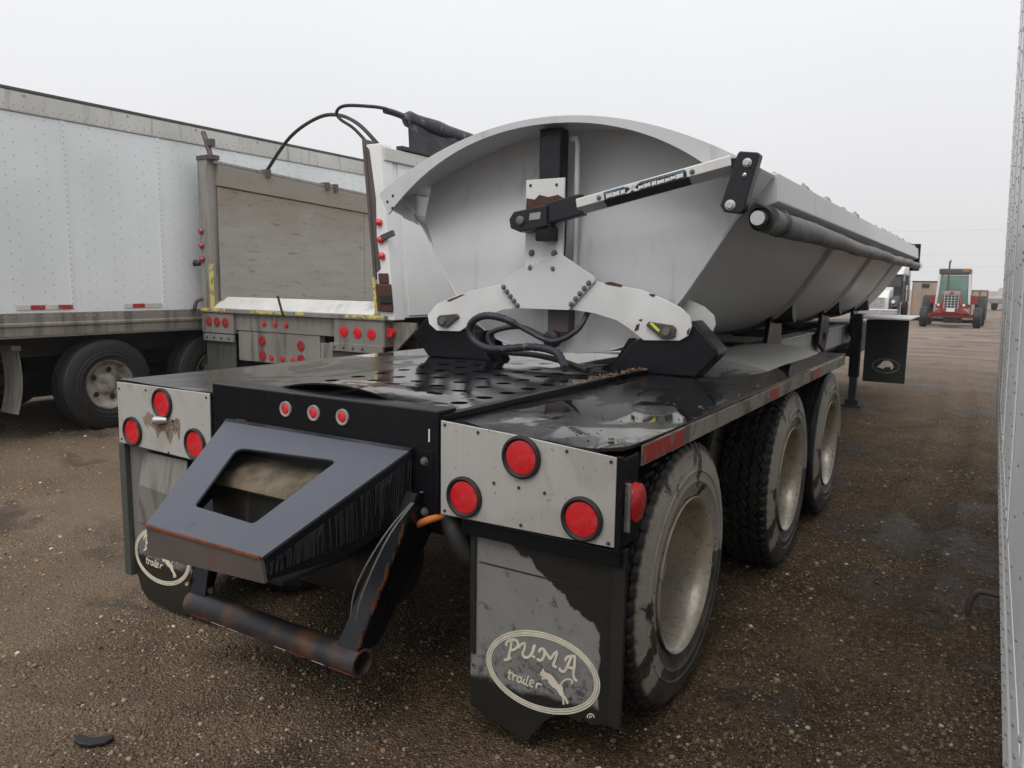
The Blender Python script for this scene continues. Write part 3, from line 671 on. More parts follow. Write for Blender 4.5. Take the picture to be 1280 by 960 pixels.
for s_ in (1, -1):
    x = .40 if s_ > 0 else -.40
    q = [(x - .05 * s_, -.235, .335), (x + .05 * s_, -.235, .335), (x + .11 * s_, -.03, .80), (x + .09 * s_, .14, .80), (x + .055 * s_, -.12, .40), (x - .05 * s_, -.12, .40)]
    mb = MB(); mb.add([(x - .045 * s_, -.262, .33), (x + .055 * s_, -.262, .33), (x + .155 * s_, -.055, .86), (x + .085 * s_, -.055, .86),
                       (x - .045 * s_, -.250, .33), (x + .055 * s_, -.250, .33), (x + .155 * s_, -.043, .86), (x + .085 * s_, -.043, .86)],
                      [(0, 1, 2, 3), (7, 6, 5, 4), (0, 4, 5, 1), (1, 5, 6, 2), (2, 6, 7, 3), (3, 7, 4, 0)])
    st = mb.build('bar_strut', 'blacklight', T, .002)
    xa, xb = x + .055 * s_, x + .155 * s_
    mb = MB(); v = [(xa, -.262, .33), (xb, -.055, .86), (xb, .16, .86), (xa, -.15, .33)]; v2 = [(a - .01 * s_, b, c) for a, b, c in v]
    mb.add(v + v2, [(0, 1, 2, 3), (7, 6, 5, 4)] + [(i, (i + 1) % 4, 4 + (i + 1) % 4, 4 + i) for i in range(4)]); mb.build('strut_side', 'black', st, .002)
    mb = MB()
    for k in range(14):
        t = random.uniform(.05, .75); p = Vector((xa, -.262, .33)).lerp(Vector((xb, -.055, .86)), t)
        mb.beam(p + Vector((0, -.002, 0)), p + Vector((.004, .002, random.uniform(.02, .06))), random.uniform(.004, .012), .002, (1, 0, 0))
    kind(mb.build('rust_scab', 'rust', st), 'stuff')
for k, dx in enumerate((0, .018)):
    MB().tube(catmull([(.545 + dx * .3, -.025, .86), (.50 + dx, -.16, .74), (.45 + dx * 1.6, -.25, .58 - dx), (.43 + dx * 1.5, -.262, .46)], 5), .0032, 8).build('air_line', 'bolt', T, smooth=40)
MB().tube(catmull([(.52, -.02, .735), (.575, -.03, .765), (.62, .02, .78)], 5), .013, 10).build('tie_strap', 'strap', T, smooth=40)
MB().tube(catmull([(.60, .05, .80), (.66, .03, .70), (.69, .06, .62), (.66, .10, .66)], 5), [.04] * 15 + [.03], 12).build('brake_chamber', 'under', T, smooth=40)
# mud flaps
FR = [(.722, .79), (.722, .50), (.718, .10), (.80, .075), (.90, .052), (.958, .044), (.985, .085), (1.02, .135), (1.049, .160), (1.085, .192), (1.11, .186), (1.15, .176), (1.165, .196), (1.19, .181), (1.24, .20), (1.294, .21), (1.299, .79)]
def flap_sheet(poly, y, thick, mat, bow):
    mb = MB().prism(poly, y, y + thick); return mb.build('mud_flap', mat, T, .002)
fR = flap_sheet(FR, .028, .012, 'flapR', 0); fR['label'] = 'right mud flap with oval printed emblem, torn lower edge'
FL = [(-1.29, .79), (-1.285, .16), (-1.25, .07), (-1.20, .03), (-1.0, .02), (-.80, .03), (-.70, .06), (-.69, .79)]
fL = flap_sheet(FL, .028, .012, 'flapL', 0); fL['label'] = 'left mud flap with oval printed emblem'
B(.722, .745, .018, .0265, .30, .79).build('flap_bar', 'rubber', fR, .003)
B(1.255, 1.299, .016, .0265, .205, .79).build('flap_bar', 'under', fR, .003)
B(.70, 1.29, -.004, .008, .735, .79).build('flap_clamp', 'black', fR, .003)
B(.755, 1.25, .0255, .0275, .634, .638).build('flap_seam', 'under', fR)
B(-1.335, -1.285, .0, .045, .14, .80).build('flap_bar', 'galv', fL, .004)
# folded grey patch of sheet on the left flap
MB().add([(-1.15, .015, .775), (-.82, .010, .775), (-.80, -.02, .60), (-1.16, -.012, .62), (-1.23, .018, .42), (-.78, .018, .40), (-1.15, .021, .775), (-.82, .016, .775), (-.80, -.014, .60), (-1.16, -.006, .62), (-1.23, .024, .42), (-.78, .024, .40)],
         [(0, 1, 2, 3), (3, 2, 5, 4), (6, 9, 8, 7), (9, 10, 11, 8), (0, 6, 7, 1), (4, 5, 11, 10), (0, 3, 9, 6), (3, 4, 10, 9), (1, 7, 8, 2), (2, 8, 11, 5)]).build('folded_sheet', 'dullgrey', fL)
PUMA = [[(-0.1372, 0.0537), (-0.1328, 0.0692), (-0.1189, 0.0813)], [(-0.1143, 0.0809), (-0.1184, 0.0514), (-0.125, 0.0224), (-0.1295, 0.0081)], [(-0.144, 0.0014), (-0.1295, 0.0072), (-0.117, 0.0184)], [(-0.13, 0.0716), (-0.1106, 0.0836), (-0.093, 0.0826), (-0.089, 0.0688), (-0.1008, 0.0522), (-0.1165, 0.0445)], [(-0.0847, 0.06), (-0.0781, 0.0743), (-0.0622, 0.0819), (-0.0641, 0.0624), (-0.0702, 0.0442), (-0.0609, 0.0344), (-0.0455, 0.0413), (-0.0341, 0.0593), (-0.0266, 0.086)], [(-0.0239, 0.0892), (-0.0297, 0.0638), (-0.0339, 0.0483), (-0.0221, 0.0446)], [(-0.0083, 0.0666), (-0.0023, 0.0797), (0.011, 0.081), (0.0123, 0.0614), (0.0016, 0.042), (-0.0158, 0.0415)], [(0.011, 0.081), (0.0232, 0.0686), (0.0353, 0.0546)], [(0.0353, 0.0546), (0.0513, 0.0806), (0.0628, 0.0887)], [(0.0616, 0.0871), (0.0544, 0.0593), (0.048, 0.038), (0.0611, 0.0353)], [(0.0888, 0.0644), (0.0966, 0.0794), (0.1112, 0.0868), (0.1272, 0.0913)], [(0.1121, 0.0854), (0.1014, 0.0568), (0.0893, 0.0299), (0.0752, 0.027), (0.0681, 0.035)], [(0.1255, 0.0908), (0.1247, 0.0596), (0.1212, 0.0306), (0.1268, 0.0131), (0.1362, 0.0095)], [(0.097, 0.0475), (0.1102, 0.0473), (0.1233, 0.0496)]]
TRAILER = [[(-0.1191, -0.0268), (-0.1225, -0.0464), (-0.1242, -0.0587), (-0.1166, -0.0607)], [(-0.1283, -0.0388), (-0.1142, -0.038), (-0.1029, -0.0397)], [(-0.1057, -0.0405), (-0.1091, -0.0643)], [(-0.107, -0.0501), (-0.1001, -0.0414), (-0.0908, -0.0419)], [(-0.0735, -0.0430), (-0.0800, -0.0405), (-0.0880, -0.0470), (-0.0885, -0.0570), (-0.0820, -0.0610), (-0.0750, -0.0540), (-0.0735, -0.0440)], [(-0.0722, -0.0400), (-0.0740, -0.0570), (-0.0680, -0.0600)], [(-0.0622, -0.0429), (-0.0656, -0.0586), (-0.0582, -0.0613)], [(-0.0587, -0.0323), (-0.0573, -0.0339)], [(-0.0451, -0.0265), (-0.052, -0.0461), (-0.0545, -0.0602), (-0.0462, -0.0635)], [(-0.0391, -0.0538), (-0.0284, -0.0455), (-0.0276, -0.0387), (-0.0349, -0.0388), (-0.0419, -0.0505), (-0.039, -0.0604), (-0.0281, -0.0612)], [(-0.0131, -0.0434), (-0.0172, -0.0637)], [(-0.0150, -0.0540), (-0.0075, -0.0435), (0.0050, -0.0450)]]
CAT = [(0.0089, 0.0155), (0.0144, 0.0049), (0.0291, 0.0031), (0.0401, 0.0003), (0.0535, -0.0099), (0.066, -0.0224), (0.0756, -0.0227), (0.0835, -0.0272), (0.0855, -0.0407), (0.0902, -0.0555), (0.0959, -0.0577), (0.107, -0.0745), (0.1008, -0.0826), (0.0905, -0.0656), (0.0888, -0.0661), (0.0923, -0.0853), (0.085, -0.0877), (0.0831, -0.0638), (0.0721, -0.0571), (0.064, -0.0474), (0.0608, -0.0423), (0.0454, -0.0389), (0.0298, -0.0274), (0.0273, -0.0179), (0.0163, -0.0204), (0.0075, -0.0247), (0.003, -0.0211), (0.0118, -0.0144), (0.0006, -0.0136), (-0.0027, -0.0043), (0.0046, 0.0061)]
TAIL = [(0.0756, -0.0227), (0.0847, -0.007), (0.1007, 0.0052), (0.1143, 0.0061), (0.1187, -0.0006), (0.1129, -0.0072)]
REG = [(0.1755, -0.1045), (0.1761, -0.0955), (0.1854, -0.0872), (0.1966, -0.0887), (0.1993, -0.0965)]
def logo(parent, cx, cz, y):
    def sh(p): return [(cx + a, cz + b) for a, b in p]
    mb = MB()
    for i, s_ in enumerate(PUMA): ribbon(mb, sh(s_), .0086, y - .00022 * (i % 5))
    mb.build('lettering', 'logo', parent)
    mb = MB()
    for i, s_ in enumerate(TRAILER): ribbon(mb, sh(s_), .0052, y - .00022 * (i % 5))
    mb.build('lettering', 'logo', parent)
    MB().prism(sh(CAT), y, y + .0015).build('leaping_cat_emblem', 'logo', parent)
    mb = MB(); ribbon(mb, sh(TAIL), .0052, y - .0004); mb.build('emblem_tail', 'logo', parent)
    mb = MB(); ribbon(mb, sh(REG), .003, y); mb.build('emblem_mark', 'logo', parent)
    mb = MB(); ribbon(mb, [(cx + .182, cz - .104), (cx + .186, cz - .095), (cx + .192, cz - .097)], .003, y); mb.build('emblem_mark', 'logo', parent)
    for a, b, w in ((.2165, .1400, .0045), (.2095, .1330, .0062), (.2010, .1245, .0045)):
        mb = MB(); n = 72; v = []
        for k in range(n):
            t = 2 * math.pi * k / n; c_, s_ = math.cos(t), math.sin(t)
            for r in (0, -w): v.append((cx + (a + r) * c_ - 0.0 * s_, y, cz + (b + r) * s_ + .035 * c_ * a / .2155 * .42))
        v += [(p[0], p[1] + .0015, p[2]) for p in v]; N = 2 * n; f = []
        for k in range(n):
            k2 = (k + 1) % n; i, j, p, q = 2 * k, 2 * k + 1, 2 * k2, 2 * k2 + 1
            f += [(i, p, q, j), (N + i, N + j, N + q, N + p), (i, N + i, N + p, p), (j, q, N + q, N + j)]
        mb.add(v, f); mb.build('emblem_ring', 'logo', parent)
logo(fR, 1.005, .308, .0262); logo(fL, -1.070, .275, .0262)
# wheels
for i, y in enumerate((.66, 2.40, 3.62)):
    ty = TY_RIB if i == 2 else TY_ZIG
    for face in (1, -1):
        wheel(T, face * 1.140, y, .500, face, ty, spin=(.2, 2.9, 1.2)[i] * face * 0)
        wheel(T, face * .815, y, .500, -face, TY_RIB, hub=False)
# ---------------- tub
PROF = catmull([(1.125, 0, 2.02), (1.03, 0, 1.93), (.885, 0, 1.70), (.735, 0, 1.48), (.56, 0, 1.31), (.34, 0, 1.21), (0, 0, 1.175)], 6)
PROF = [(p.x, p.z) for p in PROF]; HALF = PROF + [(-x, z) for x, z in PROF[-2::-1]]
Y0, Y1 = 1.95, 10.55
mb = MB(); n = len(HALF); inner = [(x * .99, z + .012) for x, z in HALF]
ys = [Y0, 4.7, 7.0, Y1]
v = []; f = []
for y in ys: v += [(x, y, z) for x, z in HALF]
for y in ys: v += [(x, y, z) for x, z in inner]
K = len(ys) * n
for j in range(len(ys) - 1):
    for i in range(n - 1):
        a = j * n + i; f.append((a, a + 1, a + n + 1, a + n)); f.append((K + a, K + a + n, K + a + n + 1, K + a + 1))
for j in range(len(ys) - 1):
    for i in (0, n - 1): a = j * n + i; f.append((a, a + n, K + a + n, K + a))
for j in (0, len(ys) - 1):
    for i in range(n - 1): a = j * n + i; f.append((a, a + 1, K + a + 1, K + a))
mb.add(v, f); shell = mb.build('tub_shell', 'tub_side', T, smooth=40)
for y in (4.62, 6.95, 9.2):
    o_ = []
    for i, (x, z) in enumerate(HALF):
        a = HALF[max(i - 1, 0)]; b = HALF[min(i + 1, n - 1)]; t = Vector((b[0] - a[0], b[1] - a[1])).normalized(); q = Vector((t.y, -t.x))
        q = -q if q.dot(Vector((x, z - 2.2))) < 0 else q
        o_.append((x + q.x * .026, z + q.y * .026))
    mb = MB(); v = []
    for yy in (y, y + .22): v += [(x, yy, z) for x, z in HALF] + [(x, yy + (.04 if yy == y else -.04), z) for x, z in o_]
    f = []
    for i in range(n - 1): f += [(n + i, n + i + 1, 3 * n + i + 1, 3 * n + i), (i, i + 1, n + i + 1, n + i), (2 * n + i, 3 * n + i, 3 * n + i + 1, 2 * n + i + 1)]
    f += [(0, n, 3 * n, 2 * n), (n - 1, 3 * n - 1, 4 * n - 1, 2 * n - 1)]
    mb.add(v, f); mb.build('tub_rib', 'rib', shell, smooth=40)
zo = lambda x: 2.492 - .247 * x * x
NA = 32; outer = [(-1.2 + 2.4 * i / NA, zo(-1.2 + 2.4 * i / NA)) for i in range(NA + 1)]
inner = []
for i, (x, z) in enumerate(outer):
    sl = -.494 * x; nn = Vector((sl, -1)).normalized(); w = .036 + .115 * abs(x / 1.2) ** 3
    inner.append((x + nn.x * w, z + nn.y * w))
# end plates: flat, under the hood arc
def end_plate(y, t):
    top = [(x, z - .010) for x, z in outer if abs(x) < 1.09]
    low = [(x, z) for x, z in PROF if x < 1.06]
    poly = [(-x, z) for x, z in low][::-1] + top
    poly = top + [(x, z) for x, z in low] + [(-x, z) for x, z in low[::-1][1:]]
    o = MB().prism(poly, y, y + t).build('end_plate', 'tub', T); sg = 1 if y < 5 else -1
    bm = bmesh.new(); bm.from_mesh(o.data)
    for k in range(16): bmesh.ops.bisect_plane(bm, geom=bm.verts[:] + bm.edges[:] + bm.faces[:], plane_co=(0, 0, 1.70 + .05 * k), plane_no=(0, 0, 1))
    for v in bm.verts: q = max(0, min(1, (v.co.z - 1.68) / .80)); v.co.y += sg * .17 * q * q * (3 - 2 * q)
    bm.to_mesh(o.data); bm.free(); o.data.polygons.foreach_set('use_smooth', [True] * len(o.data.polygons)); o.data.set_sharp_from_angle(angle=R(30))
    return o
end_plate(Y0 - .012, .010); end_plate(Y1 + .002, .010)
def plate_y(z): q = max(0, min(1, (z - 1.68) / .80)); return Y0 - .012 + .17 * q * q * (3 - 2 * q)
for s_ in (1, -1):
    MB().tube([(x * s_ * .992, plate_y(z) - .002, z) for x, z in PROF if x < 1.06 and x > .3], .006, 6).build('weld_bead', 'tub', T, smooth=60)
def end_hood(ya, yb):
    mb = MB(); n = len(outer); s_ = 1 if yb > ya else -1
    # flange in the outer plane
    v = [(x, ya, z) for x, z in outer] + [(x, ya, z) for x, z in inner] + [(x, ya + .012 * s_, z) for x, z in inner] + [(x, yb, z) for x, z in outer] + [(x, yb, z - .012) for x, z in outer] + [(x * .992, ya + .012 * s_, z - .012) for x, z in outer]
    f = []
    for i in range(n - 1):
        f += [(i, i + 1, n + i + 1, n + i), (n + i, n + i + 1, 2 * n + i + 1, 2 * n + i), (2 * n + i, 2 * n + i + 1, 5 * n + i + 1, 5 * n + i), (i, 3 * n + i, 3 * n + i + 1, i + 1), (3 * n + i, 4 * n + i, 4 * n + i + 1, 3 * n + i + 1), (4 * n + i, 5 * n + i, 5 * n + i + 1, 4 * n + i + 1)]
    for i in (0, n - 1): f += [(i, n + i, 2 * n + i, 5 * n + i), (i, 5 * n + i, 4 * n + i, 3 * n + i)]
    mb.add(v, f); return mb.build('end_hood', 'tub', T, smooth=30)
hd = end_hood(1.72, Y0 + .21); end_hood(Y1 + .22, Y1 - .20)
for x, z in ((-1.13, 2.085), (-1.085, 2.12), (-1.09, 2.045)): MB().lathe([(0, .010), (-.002, .009), (-.003, .001)], (x, 1.72, z), 'y', 8).build('hood_hole', 'under', hd)
# closing gussets at both hood ends
for s_ in (1, -1):
    q = [(1.2 * s_, 1.722, zo(1.2)), (1.2 * s_, Y0 + .02, zo(1.2)), (1.06 * s_, Y0 - .014, 1.955), (1.10 * s_, 1.735, 2.03)]
    q2 = [(x - .012 * s_, y, z - .004) for x, y, z in q]
    MB().add(q + q2, [(0, 1, 2, 3), (7, 6, 5, 4)] + [(i, (i + 1) % 4, 4 + (i + 1) % 4, 4 + i) for i in range(4)]).build('hood_gusset', 'tub', hd)
# top rails
for s_ in (1, -1):
    poly = [(1.215 * s_, 2.150), (1.225 * s_, 2.010), (1.16 * s_, 1.985), (1.10 * s_, 2.01), (1.10 * s_, 2.150)]
    MB().prism(poly, Y0 + .022, Y1 + .02).build('top_rail', 'tub', T, .006)
mb = MB()
for k in range(26):
    y = 2.3 + 8.0 * k / 25 + random.uniform(-.1, .1); mb.lathe([(-.02, .03), (.01, .035), (.022 + .02 * random.random(), .018), (.045, .001)], (1.16 + random.uniform(-.03, .03), y, 2.145), 'z', 7)
kind(mb.build('dirt_clods', 'frame_grey', T), 'stuff')
# rolled tarp on the right side
pth = []; rad = []
for k in range(90):
    y = 1.76 + 8.54 * k / 89; pth.append((1.215 + .006 * math.sin(5 * y), y, 1.910 + .004 * math.sin(2.3 * y) - .010 * math.sin(math.pi * k / 89)))
    rad.append(.047 + .018 * math.exp(-(y - 1.76) / 1.8) + .004 * math.sin(4.1 * y) * math.sin(1.7 * y + 1) + .003 * random.random())
tr = MB().tube(pth, rad, 22).build('tarp_roll', 'tarp', T, smooth=60)
MB().cyl((1.205, 1.66, 1.905), (1.205, 1.76, 1.905), .034, 18).build('roll_tube', 'chrome', tr, smooth=40)
MB().lathe([(0, .056), (.02, .060), (.03, .05), (.06, .05)], (1.208, 1.70, 1.905), 'y', 18).build('roll_collar', 'rubber', tr, smooth=40)
for y in (2.0, 2.02, 10.3): MB().lathe([(0, .066), (.02, .069), (.03, .066)], (1.215, y, 1.905), 'y', 18).build('roll_band', 'rubber', tr, smooth=40)
B(1.12, 1.24, 10.36, 10.44, 1.84, 2.22).build('front_bracket', 'black', T, .008)
# tarp arm
post = B(-.105, .035, Y0 - .092, Y0 + .01, 1.70, 2.463).build('arm_post', 'blacklight', T, .010)
MB().tube([(.075, Y0 - .03, 2.40), (.105, Y0 - .035, 2.40), (.115, Y0 - .035, 2.36), (.115, Y0 - .035, 1.55)], .016, 10).build('drain_pipe', 'tub', T, smooth=40)
mp = B(-.150, .100, 1.795, 1.808, 1.637, 2.172).build('mount_plate', 'white', T, .002)
B(-.150, .100, 1.81, Y0 - .014, 1.60, 1.72).build('mount_bracket', 'tub', T, .004)
for x, z in ((-.105, 1.76), (.045, 1.755), (-.107, 1.675), (.043, 1.67)): inst('bolt', BOLT, mp, (x, 1.795, z)).scale = (1.25,) * 3
MB().prism([(-.148, 2.0), (-.145, 2.07), (-.09, 2.06), (-.06, 2.085), (.0, 2.07), (.06, 2.08), (.098, 2.06), (.098, 2.0)], 1.7925, 1.7945).build('rust_patch', 'chip', mp)
for x, z in ((-.12, 2.14), (.05, 2.135)): inst('screw', SCREW, mp, (x, 1.7945, z)).scale = (1.5,) * 3
motor = MB().prism([(-.195, 1.945), (-.165, 1.985), (.05, 2.015), (.055, 1.90), (-.12, 1.870), (-.185, 1.895)], 1.685, 1.79).build('arm_motor', 'blacklight', T, .006)
MB().lathe([(0, .026), (-.014, .024), (-.018, .012), (-.018, .001)], (-.115, 1.685, 1.935), 'y', 14).build('motor_boss', 'bolt', motor, smooth=40)
MB().prism([(-.06, 1.935), (-.055, 1.972), (.015, 1.978), (.01, 1.94)], 1.682, 1.6845).build('motor_plate', 'armgrey', motor)
MB().beam((.03, 1.73, 1.968), (.255, 1.73, 2.012), .06, .115).build('arm_knuckle', 'blacklight', motor, .008)
B(-.03, .07, 1.70, 1.79, 1.82, 1.90).build('motor_mount', 'black', motor, .008)
pa, pb = Vector((.235, 1.715, 2.005)), Vector((1.075, 1.665, 2.165)); dirA = (pb - pa).normalized(); upA = Vector((0, 0, 1)); upA = (upA - dirA * upA.dot(dirA)).normalized(); sideA = dirA.cross(upA)
def armp(t, u, d=0): return pa + (pb - pa) * t + upA * u + sideA * d
hx = [(-.028, .014), (-.028, -.012), (-.006, -.040), (.018, -.040), (.028, -.012), (.028, .040), (-.018, .040)]
hx = [(-.028, -.012), (.004, -.046), (.028, -.046), (.028, .036), (-.020, .036), (-.028, .030)]
FDs = -1 if armp(0, 0, -.03).y < pa.y else 1
mb = MB(); v = []
for t in (0, 1):
    for d, u in hx: v.append(armp(t, u, d * -(FDs)))
k = len(hx); mb.add(v, [tuple(range(k)), tuple(range(2 * k - 1, k - 1, -1))] + [(i, (i + 1) % k, (i + 1) % k + k, i + k) for i in range(k)])
arm = mb.build('tarp_arm', 'armwhite', T, .002)
FD = -.0292 if armp(0, 0, -.03).y < pa.y else .0292    # toward the camera side
def decal(name, mat, poly, lift=0.):
    d = FD * (1 + lift * .03); mb = MB(); k = len(poly)
    v = [armp(t, u, d) for t, u in poly] + [armp(t, u, d * .93) for t, u in poly]
    mb.add(v, [tuple(range(k)), tuple(range(2 * k - 1, k - 1, -1))] + [(i, (i + 1) % k, (i + 1) % k + k, i + k) for i in range(k)]); return mb.build(name, mat, arm)
decal('decal', 'decal_black', [(.20, -.0115), (.20, .014), (.345, .020), (.44, .020), (.74, .016), (.74, -.0115)])
decal('decal', 'decal_blue', [(.20, .0145), (.20, .028), (.345, .029), (.345, .0205)]); decal('decal', 'decal_blue', [(.44, .0205), (.455, .029), (.73, .029), (.74, .0165)])
tx = .212
while tx < .722:
    w = random.choice((.036, .044, .050, .030))
    if .335 < tx < .43: tx = .432; continue
    e = min(tx + w, .345 if tx < .34 else .728); a_, b_ = random.uniform(.010, .016), random.uniform(-.010, -.006)
    decal('letter_block', 'armwhite', [(tx, b_), (tx + .003, a_), (tx + (e - tx) * .5, a_ - .003), (e, a_), (e - .002, b_ + .002), (tx + (e - tx) * .55, b_ + .004)], 1.); tx = e + random.choice((.002, .003, .006))
for q in ([(.345, -.012), (.372, -.012), (.452, .030), (.425, .030)], [(.352, .029), (.380, .029), (.438, -.012), (.408, -.012)]): decal('letter_stroke', 'armwhite', q, 2.)
for t in (.165, .775): inst('bolt', BOLT, arm, armp(t, .006, FD * 1.01)).scale = (.8,) * 3
def under_band(name, mat, t0, t1, lift):
    mb = MB(); g = FD / abs(FD); a_ = Vector((-.028, -.012)); b_ = Vector((.004, -.046)); nn = Vector((-.034, -.032)).normalized() * lift
    pts = [a_ + nn, b_ + nn, b_, a_]
    v = [armp(t, p.y, p.x * -g) for t in (t0, t1) for p in pts]
    mb.add(v, [(0, 1, 2, 3), (7, 6, 5, 4), (0, 4, 5, 1), (1, 5, 6, 2), (2, 6, 7, 3), (3, 7, 4, 0)]); mb.build(name, mat, arm)
under_band('arm_underside', 'armgrey', .0, 1., .0015); under_band('decal_lower_band', 'decal_black', .195, .75, .003)
br = MB().prism([(1.035, 1.965), (1.055, 1.935), (1.135, 1.925), (1.150, 1.945), (1.208, 2.188), (1.200, 2.200), (1.115, 2.212), (1.105, 2.200)], 1.625, 1.69).build('arm_bracket', 'blacklight', T, .005)
for x, z, r in ((1.155, 2.155, .022), (1.145, 2.10, .010), (1.085, 1.965, .026)): MB().lathe([(0, r), (-.008, r * .98), (-.010, r * .6), (-.018, r * .55), (-.018, .001)], (x, 1.625, z), 'y', 16).build('pivot_bolt', 'chrome', br, smooth=40)
B(1.07, 1.11, 1.64, 1.68, 2.14, 2.185).build('arm_tongue', 'black', arm, .004)
# ---------------- hinge cradle
CR = [(-.872, 1.375), (-.80, 1.445), (-.66, 1.500), (-.53, 1.535), (-.30, 1.580), (0, 1.60), (.31, 1.600), (.57, 1.560), (.70, 1.515), (.80, 1.470), (.852, 1.425), (.862, 1.375), (.845, 1.325), (.80, 1.298), (.60, 1.290), (.52, 1.345), (.44, 1.390), (.30, 1.425), (.15, 1.442), (-.18, 1.442), (-.30, 1.425), (-.42, 1.385), (-.54, 1.33), (-.62, 1.283), (-.80, 1.280), (-.86, 1.32)]
cr = MB().prism(CR, 1.800, 1.814).build('hinge_cradle', 'white', T, .002)
CR2 = [(x * 1.06 + .005, z + .002) for x, z in CR]
MB().prism(CR2, 2.02, 2.034).build('hinge_cradle', 'white', T, .002)
gs = MB().prism([(-.31, 1.588), (-.17, 1.665), (.0, 1.735), (.09, 1.752), (.305, 1.625), (.31, 1.605), (.15, 1.438), (-.18, 1.438)], 1.784, 1.797).build('centre_gusset', 'tub', T, .002)
for k in range(5):
    inst('bolt', BOLT, gs, (-.287 + .0245 * k, 1.784, 1.560 - .0265 * k)); inst('bolt', BOLT, gs, (.272 - .0265 * k, 1.784, 1.592 - .030 * k))
bp = [(-.60, 1.26), (-.30, 1.43), (.0, 1.46), (.28, 1.43), (.60, 1.34), (.66, 1.27), (.40, 1.21), (.10, 1.175), (-.25, 1.19)]
MB().prism(bp, 2.000, 2.012).build('cradle_web', 'white', T)
for s_ in (1, -1):
    lp = [(.40 * s_, 1.108), (.53 * s_, 1.288), (.60 * s_, 1.300), (.855 * s_, 1.405), (.995 * s_, 1.262), (1.000 * s_, 1.235), (.885 * s_, 1.108)]
    lg = MB().prism(lp, 1.822, 1.995).build('cradle_leg', 'black', T, .010)
    MB().prism([(.36 * s_, 1.108), (.47 * s_, 1.29), (.50 * s_, 1.29), (.42 * s_, 1.108)], 1.90, 1.99).build('leg_gusset', 'black', lg, .004)
    pin = MB().prism([(.615 * s_, 1.372), (.632 * s_, 1.392), (.70 * s_, 1.385), (.765 * s_, 1.378), (.785 * s_, 1.36), (.78 * s_, 1.318), (.74 * s_, 1.302), (.705 * s_, 1.305)], 1.780, 1.799).build('hinge_pin_plate', 'rusty' if s_ < 0 else 'dullgrey', cr, .006)
    pin.data.materials.clear(); pin.data.materials.append(M['pinplate'])
    MB().lathe([(0, .024), (-.012, .022), (-.012, .001)], (.735 * s_, 1.780, 1.345), 'y', 14).build('hinge_pin', 'bolt', cr, smooth=40)
MB().prism([(.640, 1.382), (.652, 1.390), (.700, 1.350), (.690, 1.340)], 1.7765, 1.7795).build('yellow_tag', 'tagyellow', cr)
for q in ([(.36, 1.594), (.40, 1.600), (.47, 1.582), (.46, 1.572), (.37, 1.585)], [(.555, 1.37), (.575, 1.38), (.57, 1.345), (.545, 1.335)], [(.565, 1.398), (.59, 1.405), (.585, 1.39)], [(.62, 1.54), (.66, 1.535), (.65, 1.522), (.63, 1.528)], [(-.72, 1.472), (-.60, 1.512), (-.58, 1.512), (-.70, 1.464)], [(.838, 1.35), (.855, 1.37), (.850, 1.335), (.84, 1.33)]):
    MB().prism(q, 1.7982, 1.7998).build('paint_chip', 'chip', cr)
# hydraulic valve and hoses under the cradle
vb = B(-.03, .11, 1.86, 1.98, 1.30, 1.44).build('valve_block', 'rusty', T, .010)
MB().lathe([(0, .05), (-.05, .05), (-.06, .03), (-.06, .001)], (.02, 1.86, 1.265), 'y', 16).build('valve_cap', 'under', vb, smooth=40)
HO = [(0.33, 1.42, 1.150), (.26, 1.52, 1.175), (0.17, 1.60, 1.215), (0.011, 1.62, 1.232), (-0.24, 1.62, 1.206), (-0.363, 1.62, 1.232), (-0.417, 1.62, 1.295), (-0.391, 1.62, 1.362), (-0.303, 1.63, 1.396), (-0.191, 1.66, 1.377), (-0.073, 1.70, 1.318), (0.05, 1.72, 1.265), (0.14, 1.74, 1.277), (0.22, 1.78, 1.34), (0.24, 1.86, 1.44)]
hp = catmull(HO, 8); hr = [.0215 + .0013 * (1 if i % 2 else -1) if i < 76 else .015 for i in range(len(hp))]
MB().tube(hp, hr, 12).build('hydraulic_hose', 'tarpblack', T, smooth=60)
HO2 = [(.42, 1.50, 1.140), (.2, 1.62, 1.165), (-.02, 1.70, 1.180), (-.28, 1.72, 1.19), (-.36, 1.74, 1.28), (-.20, 1.80, 1.33), (-.05, 1.84, 1.28), (.06, 1.86, 1.25)]
MB().tube(catmull(HO2, 8), .016, 10).build('hydraulic_hose', 'rubber', T, smooth=60)
# low rounded cover in front of the cradle on the right deck
mb = MB(); v = []; f = []; nx = 20; ny = 10
for j in range(ny + 1):
    for i in range(nx + 1):
        t = i / nx; x = .45 + .68 * t; y = 2.40 + 1.5 * j / ny; v.append((x, y, 1.102 + .062 * math.sin(math.pi * min(1, t * 1.0)) ** .8 * (1 if 0 < j < ny else .9)))
for j in range(ny):
    for i in range(nx): a = j * (nx + 1) + i; f.append((a, a + 1, a + nx + 2, a + nx + 1))
v.append((.79, 2.40, 1.1)); v.append((.79, 3.90, 1.1))
for i in range(nx): f.append((i, i + 1, len(v) - 2)); a = ny * (nx + 1) + i; f.append((a + 1, a, len(v) - 1))
mb.add(v, f); mb.build('wheel_cover', 'tub_side', T, smooth=40)
